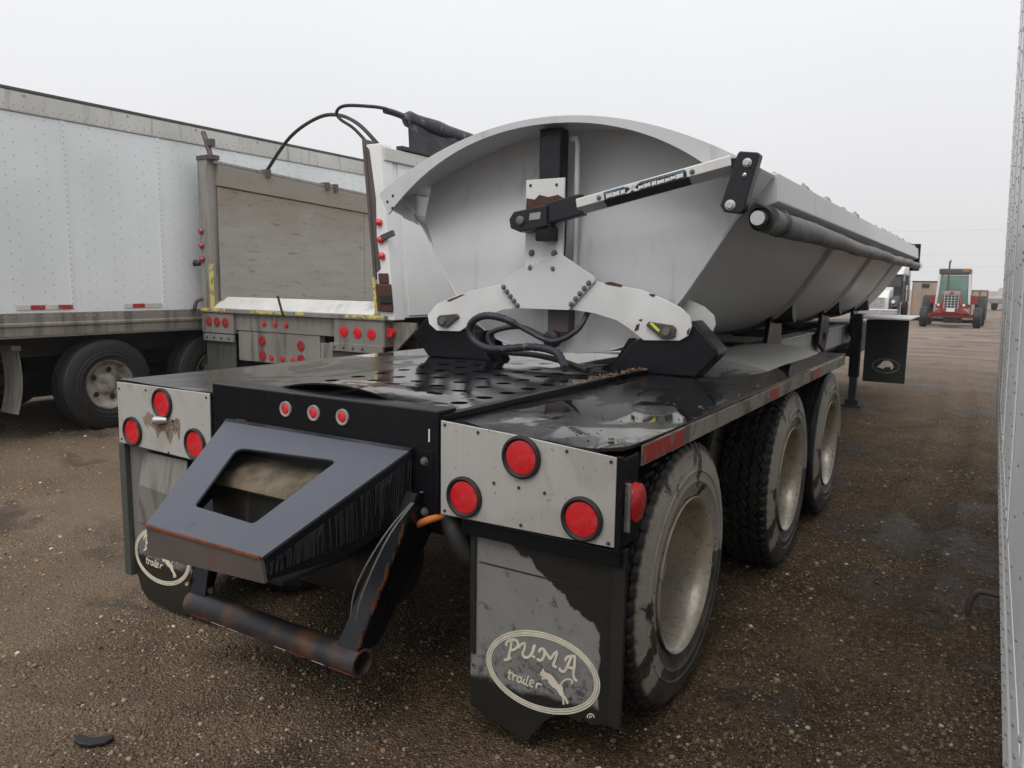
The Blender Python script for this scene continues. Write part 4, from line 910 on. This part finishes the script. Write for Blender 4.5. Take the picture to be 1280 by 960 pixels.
# main beam, supports, landing gear, front fender
for x in (-.5, .42): B(x - .02, x + .10, 4.6, 11.4, .84, 1.075).build('main_beam', 'frame_grey', T, .006)
for x in (-.52, .395): B(x, x + .15, 4.2, 11.4, 1.078, 1.10).build('beam_flange', 'frame_grey', T, .004)
for y in (4.72, 7.05, 9.3):
    for s_ in (1, -1):
        MB().prism([(y - .28, .98), (y - .10, 1.40), (y + .22, 1.44), (y + .30, 1.10), (y + .12, .86)], .56 * s_, .60 * s_, 'x').build('tub_saddle', 'black', T, .006)
        MB().cyl((.50 * s_, y + .08, 1.33), (.74 * s_, y + .08, 1.36), .075, 14).build('saddle_roller', 'under', T, smooth=40)
    B(-.6, .6, y - .05, y + .1, 1.0, 1.09).build('saddle_cross', 'under', T, .005)
for s_ in (1, -1):
    x = .69 * s_; lg = B(x - .06, x + .06, 8.80, 8.93, .42, 1.25).build('landing_leg', 'black', T, .006)
    B(x - .045, x + .045, 8.815, 8.915, .06, .42).build('leg_ram', 'under', lg, .004)
    B(x - .12, x + .12, 8.76, 8.97, .02, .05).build('leg_foot', 'under', lg, .004)
    B(x - .08, x + .08, 8.79, 8.94, .05, .12).build('foot_socket', 'under', lg, .004)
for s_ in (1, -1):
    xa, xb = sorted((.60 * s_, 1.30 * s_))
    ff = B(xa, xb, 8.95, 10.4, 1.185, 1.205).build('front_fender', 'tub', T, .004)
    xa, xb = sorted((.72 * s_, 1.245 * s_))
    fl = B(xa, xb, 9.5, 9.515, .30, 1.16).build('front_mud_flap', 'rubber', ff, .002)
    if s_ > 0:
        n_ = 40; mb = MB(); P = [(1.00 + .165 * math.cos(2 * math.pi * k / n_), .53 + .095 * math.sin(2 * math.pi * k / n_)) for k in range(n_ + 1)]
        ribbon(mb, P, .008, 9.4975, 1); mb.build('flap_ring', 'dullgrey', ff)
        MB().prism([(.89, .51), (.93, .55), (.97, .60), (1.04, .605), (1.08, .57), (1.10, .52), (1.07, .475), (1.06, .52), (1.00, .515), (.97, .49), (.93, .50)], 9.4965, 9.4985).build('flap_emblem', 'logo', ff)
B(-.62, .62, 8.6, 9.1, .80, .84).build('landing_cross', 'under', T, .004)
# tractor-side underbody mass ahead of the fender
B(-.9, .55, 9.6, 11.4, .62, 1.08).build('fifth_wheel_box', 'under', T, .02)

# ================================================================== WHITE BOX TRAILER (left)
V = thing('box_trailer', 'long white riveted box trailer standing at the left edge', 'trailer', (-5.56, 0, 0))
pit = .992
for k in range(-8, 12):
    y = 2.089 + k * pit; B(-.03, 0, y + .003, y + pit - .003, 1.235, 3.075).build('side_panel', 'vanpanel', V, .004)
    B(0, .006, y - .022, y + .022, 1.235, 3.075).build('panel_seam', 'vanpanel', V, .002)
B(-2.5, -.031, -5.8, 13.9, 1.0, 3.20).build('box_body', 'vanpanel', V)
MB().prism([(-.02, 3.078), (.012, 3.078), (.016, 3.09), (.016, 3.255), (0, 3.275), (-.02, 3.275)], -5.9, 14, 'y').build('top_rail', 'vanrail', V, .004)
B(-.06, .020, -5.9, 14, 3.268, 3.295).build('roof_edge', 'galv', V, .004)
MB().prism([(-.02, 1.02), (.014, 1.02), (.014, 1.10), (.026, 1.115), (.026, 1.135), (.014, 1.150), (.014, 1.232), (-.02, 1.232)], -5.9, 14, 'y').build('bottom_rail', 'vanbottom', V, .003)
rv = MB(); hexr = lambda r: [(0, r), (.004, r * .7), (.0048, .0005)]
for k in range(-2, 5):
    for c in range(7):
        y = 2.089 + k * pit + (.0 if c == 0 else c * pit / 7 + (.03 if c % 2 else -.03)); dz = .055 if c == 0 else .118
        z = 1.27
        while z < 3.05: rv.lathe(hexr(.0055 if c else .0065), (.0062 if c == 0 else 0, y, z + (.05 if c % 2 else 0)), 'x', 5); z += dz
y = .0
while y < 6.5:
    rv.lathe(hexr(.0065), (.0145, y, 3.10), 'x', 5); rv.lathe(hexr(.006), (.0165, y + .04, 3.135), 'x', 5)
    rv.lathe(hexr(.009), (.0145, y, 1.20), 'x', 5); y += .085
for y in (1.75, 2.75, 3.55, 4.4): rv.lathe(hexr(.015), (.0165, y, 3.235), 'x', 6)
kind(rv.build('rivets', 'armgrey', V), 'stuff')
for a, b, mt in ((1.69, 1.82, 'tape_red'), (1.945, 2.085, 'tape_red'), (2.71, 2.845, 'tape_red'), (1.56, 1.685, 'tape_white'), (1.825, 1.94, 'tape_white'), (2.62, 2.705, 'tape_white'), (2.85, 3.05, 'tape_white')):
    B(.0066, .0085, a, b, 1.268, 1.312).build('reflector_tape', mt, V)
TY_VAN = tyre_mesh(.475, .28, .235, 'rib', 'tyre_van'); TY_VAN.materials.clear(); TY_VAN.materials.append(M['rubber'])
for y in (2.44, 3.72):
    for face, x in ((1, -.16), (-1, -2.34)):
        w = wheel(V, x, y, .475, face, TY_VAN, RIM_VAN, hub=False); inst('hand_hole', HAND, w)
    MB().cyl((-2.3, y, .475), (-.3, y, .475), .06, 12).build('axle', 'under', V)
B(-2.2, -.35, 1.3, 5.0, .78, .99).build('bogie', 'under', V, .01)
fl = []
for i in range(9): fl.append((1.55 + .04 * math.sin(i / 8 * 2.4) - .06 * (i / 8) ** 2, .90 - .62 * i / 8))
MB().prism(fl + [(y + .012, z) for y, z in fl[::-1]], -.34, -.02, 'x').build('mud_flap', 'dullgrey', V)
B(-.36, .0, 1.50, 1.58, .885, .93).build('flap_hanger', 'galv', V, .003)
B(-2.52, -2.49, -5.5, 13.5, .06, .999).build('light_blocker', 'under', V, .005)  # added dark sheet on the far side, blocks light beneath the body
for y in (-4.5, 12.5): B(-2.1, -.4, y, y + .12, .1, 1.0).build('support_leg', 'under', V)

# ================================================================== GREY DUMP TRAILER (open rear)
D = thing('dump_trailer', 'weathered grey dump trailer with open rear between white box and side dump trailers', 'trailer', (-4.02, 3.5, 0))
LX, RX = -1.36, 1.34
B(LX, LX + .02, .10, 8.6, 1.24, 2.86).build('outer_wall', 'whitewall', D)
for k in range(4): B(LX + .15, LX + .18, .06 + 2.33 * k, .06 + 2.33 * (k + 1) - .008, 1.30, 2.60).build('wall_panel', 'dumpinside', D, .004)
B(LX + .13, LX + .20, .05, 8.6, 2.61, 2.84).build('wall_top_band', 'dumpinside', D, .006)
B(LX - .02, LX + .20, .0, 8.6, 2.842, 2.875).build('left_top_rail', 'dullgrey', D, .006)
B(LX + .18, RX - .15, .02, 8.5, 1.235, 1.285).build('floor', 'floorwhite', D)
B(LX + .02, RX - .02, 8.5, 8.6, 1.24, 2.8).build('bulkhead', 'dumpinside', D)
B(LX - .03, LX + .14, -.05, .10, 1.20, 2.90).build('rear_post', 'dullgrey', D, .008)
B(RX - .15, RX + .02, -.04, .12, 1.22, 2.85).build('rear_post', 'whitewall', D, .008)
B(RX - .185, RX - .152, -.055, .10, 1.60, 2.90).build('post_edge', 'rusty', D, .006)
B(RX - .02, RX + .0, .12, 8.6, 1.24, 2.80).build('outer_wall', 'whitewall', D)
for k in range(8):
    y = .20 + k * 1.06; B(RX, RX + .012, y, y + 1.052, 1.26, 2.70).build('wall_panel', 'whitewall', D, .003)
B(RX - .16, RX + .04, .0, 8.6, 2.70, 2.82).build('right_top_rail', 'vanrail', D, .006)
sl = B(LX - .02, RX + .02, -.09, .03, 1.215, 1.262).build('rear_sill', 'dullgrey', D, .006)
for a, b in ((LX, LX + .42), (-.52, .02), (.16, .30), (.86, RX + .01)):
    P = []; n_ = 14
    for k in range(n_ + 1): P.append((a + (b - a) * k / n_, 1.2625 - .006 * random.random()))
    for k in range(n_, -1, -1): P.append((a + (b - a) * k / n_, 1.222 + .022 * random.random()))
    MB().prism(P, -.0925, -.0905).build('yellow_paint', 'yellow', sl)
MB().prism([(-.04, 1.262), (.10, 1.262), (.16, 1.385), (.13, 1.385)], LX + .12, RX - .17, 'x').build('sill_apron', 'floorwhite', D, .004)
B(LX + .12, LX + .15, -.056, -.02, 1.26, 1.75).build('paint_edge', 'yellow', D)
B(RX - .19, RX - .16, -.066, -.056, 1.26, 1.62).build('paint_edge', 'yellow', D)
hb_ = B(RX - .15, RX + .03, -.075, -.041, 1.30, 1.56).build('hinge_block', 'chip', D, .012)
B(RX - .12, RX + .0, -.06, -.041, 1.561, 1.66).build('hinge_lug', 'chip', hb_, .01); B(RX - .10, RX + .05, -.09, -.0755, 1.38, 1.46).build('hinge_strap', 'under', hb_, .006)
MB().prism([(RX - .15, 1.66), (RX - .09, 1.70), (RX - .11, 2.0), (RX - .08, 2.35), (RX - .11, 2.8), (RX - .15, 2.84)], -.0425, -.0405).build('rust_stain', 'rusty', D)
B(LX - .02, LX + .52, -.07, .06, .985, 1.212).build('light_bar', 'dullgrey', D, .006)
B(RX - .66, RX + .0, -.07, .06, .96, 1.212).build('light_bar', 'dullgrey', D, .006)
B(LX + .521, RX - .661, -.04, .06, 1.03, 1.212).build('centre_bar', 'dullgrey', D, .006)
B(LX + .55, RX - .90, -.03, .05, .70, 1.028).build('plate_box', 'dullgrey', D, .006)
B(RX - .899, RX - .60, -.02, .05, .72, .955).build('bracket_plate', 'dullgrey', D, .006)
for a, b in ((LX - .0, LX + .52), (RX - .72, RX - .02)):
    c_ = B(a, b, -.075, -.045, .895, .975).build('flap_clamp', 'dullgrey', D, .004)
    B(a + .01, b - .01, -.04, -.028, .22, .895).build('mud_flap', 'galv', D, .003)
    for q in range(4): inst('bolt', BOLT, c_, (a + .07 + q * .125, -.076, .935))
def lamps(L, big=True, dull=False):
    for x, z in L:
        o = inst('tail_light', (LENS_BIG_D if dull else LENS_BIG) if big else LENS_SM, D, (x, -.072 if abs(x) > .62 else -.042, z)); o.scale = (.95 if big else 1.4,) * 3
lamps([(LX + .11, 1.115), (LX + .25, 1.112), (LX + .39, 1.108)], dull=True); lamps([(RX - .52, 1.09), (RX - .34, 1.085), (RX - .16, 1.08)])
lamps([(-.37, 1.12), (-.20, 1.12), (-.03, 1.12)], False); lamps([(-.42, .93), (.17, .91), (-.42, .775), (.17, .77)], dull=True); lamps([(-.28, .76), (-.11, .76), (.05, .755)], False)
for o in [c for c in D.children if c.name.startswith('tail_light')]:
    if o.location.x < .62 and o.location.x > -.62: o.location.y = -.043 if o.location.z > 1.03 else -.033
for s_, x in ((1, RX - .055), (-1, LX + .015)):
    for z in (1.80, 1.95, 2.11): MB().lathe([(0, .034), (-.02, .034), (-.034, .02), (-.038, .001)], (x, -.045 if s_ > 0 else -.055, z + (0 if s_ < 0 else .02)), 'y', 16).build('side_lamp', 'lens_dull' if s_ < 0 else 'lens', D, smooth=50)
MB().beam((RX - .03, -.06, 1.985), (RX + .12, -.06, 2.03), .03, .05).build('latch', 'galv', D)
MB().tube([(LX - .05, -.04, 1.75), (LX - .12, -.06, 1.76)], [.02, .04], 10).build('hook', 'under', D)
MB().tube(catmull([(LX - .02, -.05, 1.36), (LX - .06, -.10, 1.33), (LX - .08, -.12, 1.24), (LX - .13, -.11, 1.23)], 4), .022, 10).build('hook', 'rusty', D, smooth=40)
MB().tube([(LX + .19, -.02, 2.88), (LX + .16, -.02, 2.95), (LX + .10, -.02, 3.10), (LX + .06, -.02, 3.18)], .028, 6).build('tailgate_stub', 'rusty', D)
B(LX + .11, LX + .21, -.04, .02, 3.02, 3.10).build('stub_tab', 'rusty', D, .006); B(LX - .03, LX + .22, -.06, .06, 2.88, 2.93).build('stub_base', 'rusty', D, .006)
for y in (.70, 1.65, 1.8): B(LX + .09, LX + .24, y, y + .05, 2.80, 2.90).build('rail_bracket', 'rusty', D, .004)
MB().tube(catmull([(-1.15, .72, 2.86), (-.75, .72, 3.20), (-.30, .70, 3.36), (.10, .62, 3.34), (.6, .40, 3.16), (1.10, .15, 2.87)], 8), .020, 8).build('tarp_bow', 'under', D, smooth=60)
MB().tube(catmull([(1.09, .02, 2.86), (.88, .04, 3.03), (.72, .02, 3.13), (.70, .0, 3.20), (.80, .02, 3.245), (1.10, .08, 3.215), (1.22, .12, 3.19)], 8), .016, 8).build('tarp_bow', 'under', D, smooth=60)
pth = [(1.20 + .01 * math.sin(k), .12 + .09 * k, 3.18 - .004 * k + .004 * math.sin(k * .7)) for k in range(80)]
MB().tube(pth, [.03 if k < 4 else .078 + .004 * math.sin(k * .9) + .003 * random.random() for k in range(80)], 14).build('tarp_roll', 'tarpblack', D, smooth=60)
mb = MB(); v = []; f = []
for k in range(70):
    y = .42 + .11 * k; v += [(1.235 + .015 * math.sin(k * 1.1), y, 3.16), (1.245 + .012 * math.sin(k * 1.9), y, 3.0), (1.255 + .02 * math.sin(k * 1.4), y, 2.84 + .02 * math.sin(k * .9))]
n3 = len(v); v += [(a - .008, b, c) for a, b, c in v]
for k in range(69):
    for q in (0, 1): a = k * 3 + q; f += [(a, a + 1, a + 4, a + 3), (n3 + a, n3 + a + 3, n3 + a + 4, n3 + a + 1)]
mb.add(v, f); mb.build('tarp_skirt', 'tarpblack', D, smooth=60)
B(RX - .03, RX + .05, .25, 8.4, 2.83, 2.87).build('tarp_rail', 'under', D, .004)
MB().tube([(RX + .02, .02, 1.10), (RX + .02, -.03, 1.10)], .045, 14).build('corner_lamp', 'lens', D)
MB().prism([(RX + .02, 1.20), (RX + .30, 1.20), (RX + .30, 1.14), (RX + .03, .90)], .03, .06).build('corner_gusset', 'dullgrey', D)
MB().tube(catmull([(RX + .02, .80, 1.80), (RX + .03, .84, 1.72), (RX + .04, .87, 1.66)], 4), .016, 8).build('tie_hook', 'under', D)
MB().tube([(-.0, -.11, 1.22), (-.06, -.12, 1.42)], .012, 8).build('stake', 'under', D)
for y in (1.4, 2.7):
    for face in (1, -1): wheel(D, face * .95, y, .475, face, TY_VAN, RIM_VAN, hub=False)
B(-.5, .5, .5, 8.4, .9, 1.2).build('chassis', 'under', D, .01)
for x in (-.6, .6): B(x - .06, x + .06, 7.2, 7.35, .02, 1.0).build('support_leg', 'under', D)

for o in D.children:
    n_ = o.name.split('.')[0]; vs_ = [] if o.type != 'MESH' else o.data.vertices
    if o.data and n_ in ('wall_panel', 'wall_top_band', 'left_top_rail', 'outer_wall', 'rail_bracket') and vs_[0].co.x < 0:
        for v in vs_: v.co.z -= .043 * max(0, v.co.y) * (1 if v.co.z > 2 else .2)
    if o.data and o.location.length < 1e-6 and vs_[0].co.x > 1.0 and n_ in ('rear_post', 'post_edge', 'outer_wall', 'wall_panel', 'right_top_rail', 'rust_stain', 'tarp_rail', 'side_lamp', 'latch', 'hinge_block', 'hinge_lug', 'hinge_strap', 'paint_edge'):
        for v in vs_: v.co.x += .075 - .100 * (v.co.z - 1.25)
        for c in o.children:
            for v in c.data.vertices: v.co.x += .075 - .100 * (v.co.z - 1.25)
# ================================================================== WHITE BOX TRAILER (right, beside the camera)
Q = thing('box_trailer', 'white riveted trailer wall close along the right edge', 'trailer', (2.262, 0, 0))
ZB = .70
for k in range(10):
    y1 = 5.14 - k * 1.22; B(.004, .03, y1 - 1.217, y1 - .003, ZB + .25, 3.9).build('side_panel', 'whitewall', Q, .003)
    if k: B(-.001, .0035, y1 - .03, y1 + .03, ZB + .25, 3.9).build('panel_seam', 'whitewall', Q, .0015)
B(.0, .04, 5.145, 5.20, ZB, 4.0).build('corner_post', 'whitewall', Q, .006)
MB().prism([(.04, ZB), (0, ZB), (0, ZB + .13), (.003, ZB + .14), (.003, ZB + .245), (.04, ZB + .245)], -7.7, 5.14, 'y').build('bottom_rail', 'whitewall', Q, .002)
B(.031, 2.55, -7.6, 5.19, .95, 3.95).build('box_body', 'whitewall', Q)
B(.0, 2.55, -7.7, 5.2, 3.955, 4.05).build('top_rail', 'vanrail', Q)
rv = MB()
def riv(y, z, r, x=.0): rv.lathe([(0, r), (-.003, r * .75), (-.0036, .0005)], (x, y, z), 'x', 6)
y = 5.09
while y > -1.6:
    riv(y, ZB + .045, .007); riv(y, ZB + .105, .007); riv(y - .05, ZB + .20, .007, .003); y -= .10
for k in range(6):
    y1 = 5.14 - k * 1.22; z = ZB + .30
    while z < 3.85:
        if k: riv(y1 - .018, z, .006, -.001); riv(y1 + .018, z + .02, .006, -.001)
        else: riv(y1 + .03, z, .007, 0)
        for d in (.41, .82): riv(y1 - d, z, .006, .004)
        z += .11
kind(rv.build('rivets', 'armgrey', Q), 'stuff')
for a, b in ((2.2, 2.5), (1.7, 1.95)): B(-.0015, -.0003, a, b, ZB + .06, ZB + .09).build('reflector_tape', 'tape_red', Q)
for y in (-5.2, -6.5):
    for face, x in ((-1, .19), (1, 2.36)): wheel(Q, x, y, .475, face, TY_VAN, RIM_VAN, hub=False)
for x in (.5, 2.05): B(x - .06, x + .06, 1.9, 2.05, .02, .95).build('support_leg', 'under', Q, .004); B(x - .12, x + .12, 1.85, 2.1, .0, .03).build('leg_foot', 'under', Q)
B(.25, .9, 1.6, 2.6, .45, .7).build('tool_box', 'darkblue', Q, .01)
for o in Q.children:
    if o.data and o.name.split('.')[0] not in ('wheel', 'support_leg', 'leg_foot', 'tool_box'):
        for v in o.data.vertices: v.co.x -= .030 * (v.co.z - ZB)
hk = MB().tube(catmull([(2.262 + .10, 2.12, .14), (2.25, 2.12, .15), (2.21, 2.12, .12), (2.195, 2.12, .05), (2.20, 2.13, .015)], 6), .014, 10).build('bent_pipe', 'rusty', None, smooth=60)
tag(hk, 'short rusty bent pipe on the gravel at the foot of the right white trailer', 'pipe')
wr = MB(); P = []
for k in range(60):
    a = k * .42; r = .05 + .05 * abs(math.sin(k * .7)); P.append((2.05 + r * math.cos(a), 2.0 + 1.3 * r * math.sin(a), .012 + .012 * math.sin(k) ** 2))
wr = wr.tube(P, .002, 5).build('loose_wire', 'galv', None); tag(wr, 'thin tangled wire lying on gravel beside the rusty pipe', 'wire')

# ------------------------------------------------------------------ torn rubber on the ground
P = [(-.10, -.02), (-.095, .035), (-.05, .02), (0, .012), (.05, .028), (.085, .045), (.10, .02), (.07, -.025), (.0, -.05), (-.06, -.045)]
sc_o = MB().prism(P, .0, .022, 'z').build('rubber_scrap', 'scrap', None, .008); a = R(38); sc_o.location = (-.305, -.745, .012); sc_o.rotation_euler = (.15, .12, a); sc_o.scale = (.62,) * 3
tag(sc_o, 'torn black piece of rubber lying on gravel at lower left', 'rubber scrap')

# ================================================================== FARM TRACTOR
F = thing('farm_tractor', 'red farm tractor with cab facing the camera in the distance', 'tractor', (.70, 36, 0))
TY_F = tyre_mesh(.42, .30, .22, 'rib', 'tyre_front_small'); TY_B = tyre_mesh(.66, .40, .33, 'zigzag', 'tyre_rear_large')
for t_ in (TY_F, TY_B): t_.materials.clear(); t_.materials.append(M['rubber'])
RIMF = MB().lathe([(.10, .23), (.12, .235), (.08, .20), (.02, .12), (.03, .001)], (0, 0, 0), 'x', 20).mesh('rim_front_small', 'redpaint', 40)
RIMB = MB().lathe([(.15, .34), (.17, .345), (.10, .30), (.04, .15), (.05, .001)], (0, 0, 0), 'x', 20).mesh('rim_rear_large', 'redpaint', 40)
for s_ in (1, -1):
    for rim, ty, x, y, z in ((RIMF, TY_F, .98, -1.0, .42), (RIMB, TY_B, 1.02, 1.5, .66)):
        w = inst('wheel', rim, F, (x * s_, y, z), (0, 0, 0 if s_ > 0 else math.pi)); inst('tyre', ty, w)
MB().prism([(-.30, .62), (.30, .62), (.34, 1.0), (.30, 1.45), (.22, 1.52), (-.22, 1.52), (-.30, 1.45), (-.34, 1.0)], -1.35, .3).build('bonnet', 'redpaint', F, .03)
g = B(-.27, .27, -1.375, -1.352, .82, 1.34).build('grille', 'under', F)
for k in range(5): B(-.27 + .1275 * k, -.235 + .1275 * k, -1.39, -1.376, .80, 1.36).build('grille_bar', 'chrome', g, .004)
for k in range(6): B(-.27, .275, -1.395, -1.391, .80 + .106 * k, .822 + .106 * k).build('grille_bar', 'chrome', g, .003)
B(-.31, .31, -1.38, -1.355, 1.37, 1.50).build('badge_band', 'armgrey', F, .01)
B(-.06, .06, -1.388, -1.382, 1.38, 1.49).build('badge', 'redpaint', F, .005)
B(-.15, .15, -1.42, -1.36, .66, .80).build('number_plate', 'cabwhite', F, .005)
B(-.85, .85, -1.10, -.90, .40, .56).build('front_axle', 'redpaint', F, .03)
MB().prism([(-.75, .56), (.75, .56), (.42, .80), (-.42, .80)], -1.25, -1.0).build('front_bolster', 'redpaint', F, .02)
B(-.28, .4, -.8, -.2, .18, .40).build('belly_tank', 'darkblue', F, .03)
for s_ in (1, -1):
    MB().lathe([(0, .055), (-.03, .05), (-.04, .001)], (.46 * s_, -1.26, .93), 'y', 14).build('headlamp', 'cabwhite', F, smooth=50)
    MB().beam((.62 * s_, -.1, .95), (.55 * s_, -.1, 2.38), .07, .09).build('cab_pillar', 'cabwhite', F, .01)
    MB().beam((.62 * s_, 1.4, .95), (.55 * s_, 1.4, 2.38), .07, .09).build('cab_pillar', 'cabwhite', F, .01)
    MB().add([(.60 * s_, -.05, 1.0), (.60 * s_, 1.36, 1.0), (.555 * s_, 1.36, 2.25), (.555 * s_, -.05, 2.25), (.59 * s_, -.05, 1.0), (.59 * s_, 1.36, 1.0), (.545 * s_, 1.36, 2.25), (.545 * s_, -.05, 2.25)], [(0, 1, 2, 3), (7, 6, 5, 4), (0, 4, 5, 1), (1, 5, 6, 2), (2, 6, 7, 3), (3, 7, 4, 0)]).build('side_glass', 'cabglass', F)
    MB().prism([(.62 * s_, .95), (.88 * s_, .95), (.92 * s_, 1.32), (.62 * s_, 1.36)], .6, 2.1).build('mudguard', 'redpaint', F, .03)
B(-.57, .57, -.08, -.065, .98, 2.18).build('windscreen', 'cabglass', F)
B(-.55, .55, 1.40, 1.415, .98, 2.2).build('rear_glass', 'cabglass', F)
rf = B(-.60, .60, -.16, 1.5, 2.22, 2.46).build('cab_roof', 'galv', F, .05)
B(-.55, -.25, -.172, -.161, 2.34, 2.43).build('roof_lamp', 'rusty', rf); B(.30, .52, -.172, -.161, 2.34, 2.43).build('roof_lamp', 'strap', rf)
MB().tube([(-.20, -.6, 1.5), (-.20, -.6, 2.68), (-.17, -.62, 2.80)], .035, 10).build('exhaust_stack', 'rusty', F)
B(-.25, .25, .7, 1.2, 1.0, 1.62).build('driver_seat', 'under', F, .05)
MB().lathe([(0, .20), (.02, .22), (.04, .20), (.02, .18)], (0, .35, 1.50), 'y', 18, True).build('steering_wheel', 'under', F)
B(-.62, .62, -.1, 1.45, .78, .98).build('cab_floor', 'redpaint', F, .02)
B(-.25, .25, .3, 2.0, .5, .8).build('gearbox', 'redpaint', F, .02)
# ------------------------------------------------------------------ tan boxes behind the tractor
t1 = thing('cargo_box', 'taller tan cargo box behind the left side of the red tractor', 'cargo box', (-.30, 42.5, 0))
B(-1.05, .9, -.8, 3.8, .25, 1.92).build('box_body', 'tan', t1, .02)
for k in range(5): B(-1.0 + .42 * k, -.96 + .42 * k, -.83, -.802, .3, 1.88).build('stake', 'tan', t1, .005)
B(-1.07, .92, -.82, 3.82, 1.921, 1.98).build('lid_rim', 'under', t1, .01); B(-.62, -.28, -.85, -.805, 1.66, 1.84).build('vent', 'under', t1)
for x in (-.9, .7): B(x, x + .15, -.5, 3.5, 0, .249).build('skid', 'under', t1)
t2 = thing('cargo_box', 'lower tan cargo box behind the right side of the red tractor', 'cargo box', (1.55, 40.5, 0), R(4))
B(-.65, .40, 0, 4.2, .15, 1.52).build('box_body', 'tan', t2, .02)
B(-.67, .42, -.02, 4.22, 1.521, 1.57).build('lid_rim', 'vanbottom', t2, .01)
for k in range(4): B(-.6 + .32 * k, -.55 + .32 * k, -.03, -.001, .2, 1.5).build('stake', 'rusty', t2, .005)
for x in (-.55, .25): B(x, x + .12, .2, 4, 0, .149).build('skid', 'under', t2)
# ------------------------------------------------------------------ semi truck
S = thing('semi_truck', 'white and dark semi truck half hidden behind the tub front', 'truck', (-2.72, 40, 0))
B(-1.0, 1.05, .5, 2.6, .9, 2.30).build('cab', 'darkblue', S, .08)
MB().prism([(.35, 2.27), (.6, 2.5), (1.0, 2.66), (2.6, 2.66), (2.6, 2.27)], -1.0, 1.05, 'x').build('roof_cap', 'cabwhite', S, .06)
MB().add([(-.92, .40, 1.68), (.97, .40, 1.68), (.93, .52, 2.26), (-.88, .52, 2.26), (-.92, .49, 1.68), (.97, .49, 1.68), (.93, .6, 2.26), (-.88, .6, 2.26)], [(0, 1, 2, 3), (7, 6, 5, 4), (0, 4, 5, 1), (1, 5, 6, 2), (2, 6, 7, 3), (3, 7, 4, 0)]).build('windscreen', 'darkglass', S)
MB().prism([(-1.4, .55), (-1.45, 1.15), (-1.2, 1.45), (.45, 1.66), (.45, .55)], -.62, .66, 'x').build('bonnet', 'cabwhite', S, .06)
for s_ in (1, -1):
    MB().prism([(-1.3, .7), (-1.15, 1.1), (-.6, 1.25), (-.1, 1.1), (.2, .7)], .72 * s_, 1.05 * s_, 'x').build('wing', 'darkblue', S, .04)
    w = inst('wheel', RIM_VAN, S, (.92 * s_, -.6, .475), (0, 0, 0 if s_ > 0 else math.pi)); inst('tyre', TY_VAN, w)
    w = inst('wheel', RIM_VAN, S, (.92 * s_, 3.6, .475), (0, 0, 0 if s_ > 0 else math.pi)); inst('tyre', TY_VAN, w)
    mr_ = B(1.22 * s_ - .08, 1.22 * s_ + .08, .45, .52, 1.75, 2.25).build('mirror', 'darkblue', S, .02); MB().beam((1.0 * s_, .55, 2.2), (1.22 * s_, .5, 2.2), .03, .03).build('mirror_arm', 'under', mr_)
    MB().lathe([(0, .09), (-.03, .085), (-.05, .001)], (.85 * s_, -1.3, .95), 'y', 14).build('headlamp', 'cabwhite', S, smooth=50)
B(-.45, .5, -1.47, -1.451, .7, 1.15).build('grille', 'chrome', S, .01); B(-1.05, 1.1, -1.6, -1.48, .35, .6).build('bumper', 'chrome', S, .03)
B(-.4, .4, .6, 6, .7, .89).build('chassis', 'under', S)
MB().tube([(1.12, 2.7, .9), (1.12, 2.7, 3.3)], .06, 10).build('exhaust_stack', 'chrome', S)
# ------------------------------------------------------------------ far pickups
def pickup(loc, rz, mat, label):
    p = thing('pickup', label, 'pickup', loc, rz, 'far parked pickups')
    MB().prism([(-2.6, .55), (-2.65, .95), (-2.4, 1.08), (-1.2, 1.14), (-.6, 1.75), (.8, 1.78), (1.0, 1.15), (2.6, 1.12), (2.65, .5)], -.95, .95, 'y').build('body', mat, p, .05)
    q = MB().prism([(-1.05, 1.18), (-.52, 1.68), (.7, 1.70), (.85, 1.18)], -.965, .965, 'y').build('window', 'darkglass', p)
    for x in (-1.7, 1.65):
        for s_ in (1, -1):
            w = inst('wheel', RIMF, p, (x, .78 * s_, .40), (0, 0, R(90) * s_)); w.scale = (.9,) * 3; inst('tyre', TY_F, w)
pickup((3.6, 70, 0), R(70), 'armgrey', 'small grey pickup far off beside the right white wall')
pickup((-1.9, 66, 0), R(100), 'darkblue', 'small dark pickup far off between the semi truck and the tractor')
# ------------------------------------------------------------------ power line
L = thing('power_line', 'thin overhead wires strung across the far pale sky', 'power line', (0, 95, 0))
for x in (-38, 34):
    MB().tube([(x, 0, 0), (x, 0, 9.5)], [.16, .11], 10).build('pole', 'rusty', L); B(x - .9, x + .9, -.06, .06, 8.6, 8.75).build('cross_arm', 'rusty', L)
for z, dy in ((8.8, -.05), (6.2, .2), (4.9, .2)):
    MB().tube([(-38 + 72 * k / 24, dy, z - .9 * math.sin(math.pi * k / 24)) for k in range(25)], .007, 5).build('wire', 'armgrey', L)

# ------------------------------------------------------------------ thin wet air
HZ = B(-140, 140, -40, 140, -1.3, 11.).build('haze', 'under', None); kind(HZ, 'stuff'); HZ['label'] = 'thin pale rain mist over the yard'; HZ['category'] = 'haze'
hm = bpy.data.materials.new('rain_mist'); hm.use_nodes = True; t_ = hm.node_tree; t_.nodes.clear()
ho = t_.nodes.new('ShaderNodeOutputMaterial'); hv_ = t_.nodes.new('ShaderNodeVolumePrincipled'); hv_.inputs['Color'].default_value = (.93, .94, .96, 1); hv_.inputs['Density'].default_value = .0015; hv_.inputs['Anisotropy'].default_value = .3
t_.links.new(hv_.outputs[0], ho.inputs['Volume']); HZ.data.materials.clear(); HZ.data.materials.append(hm)
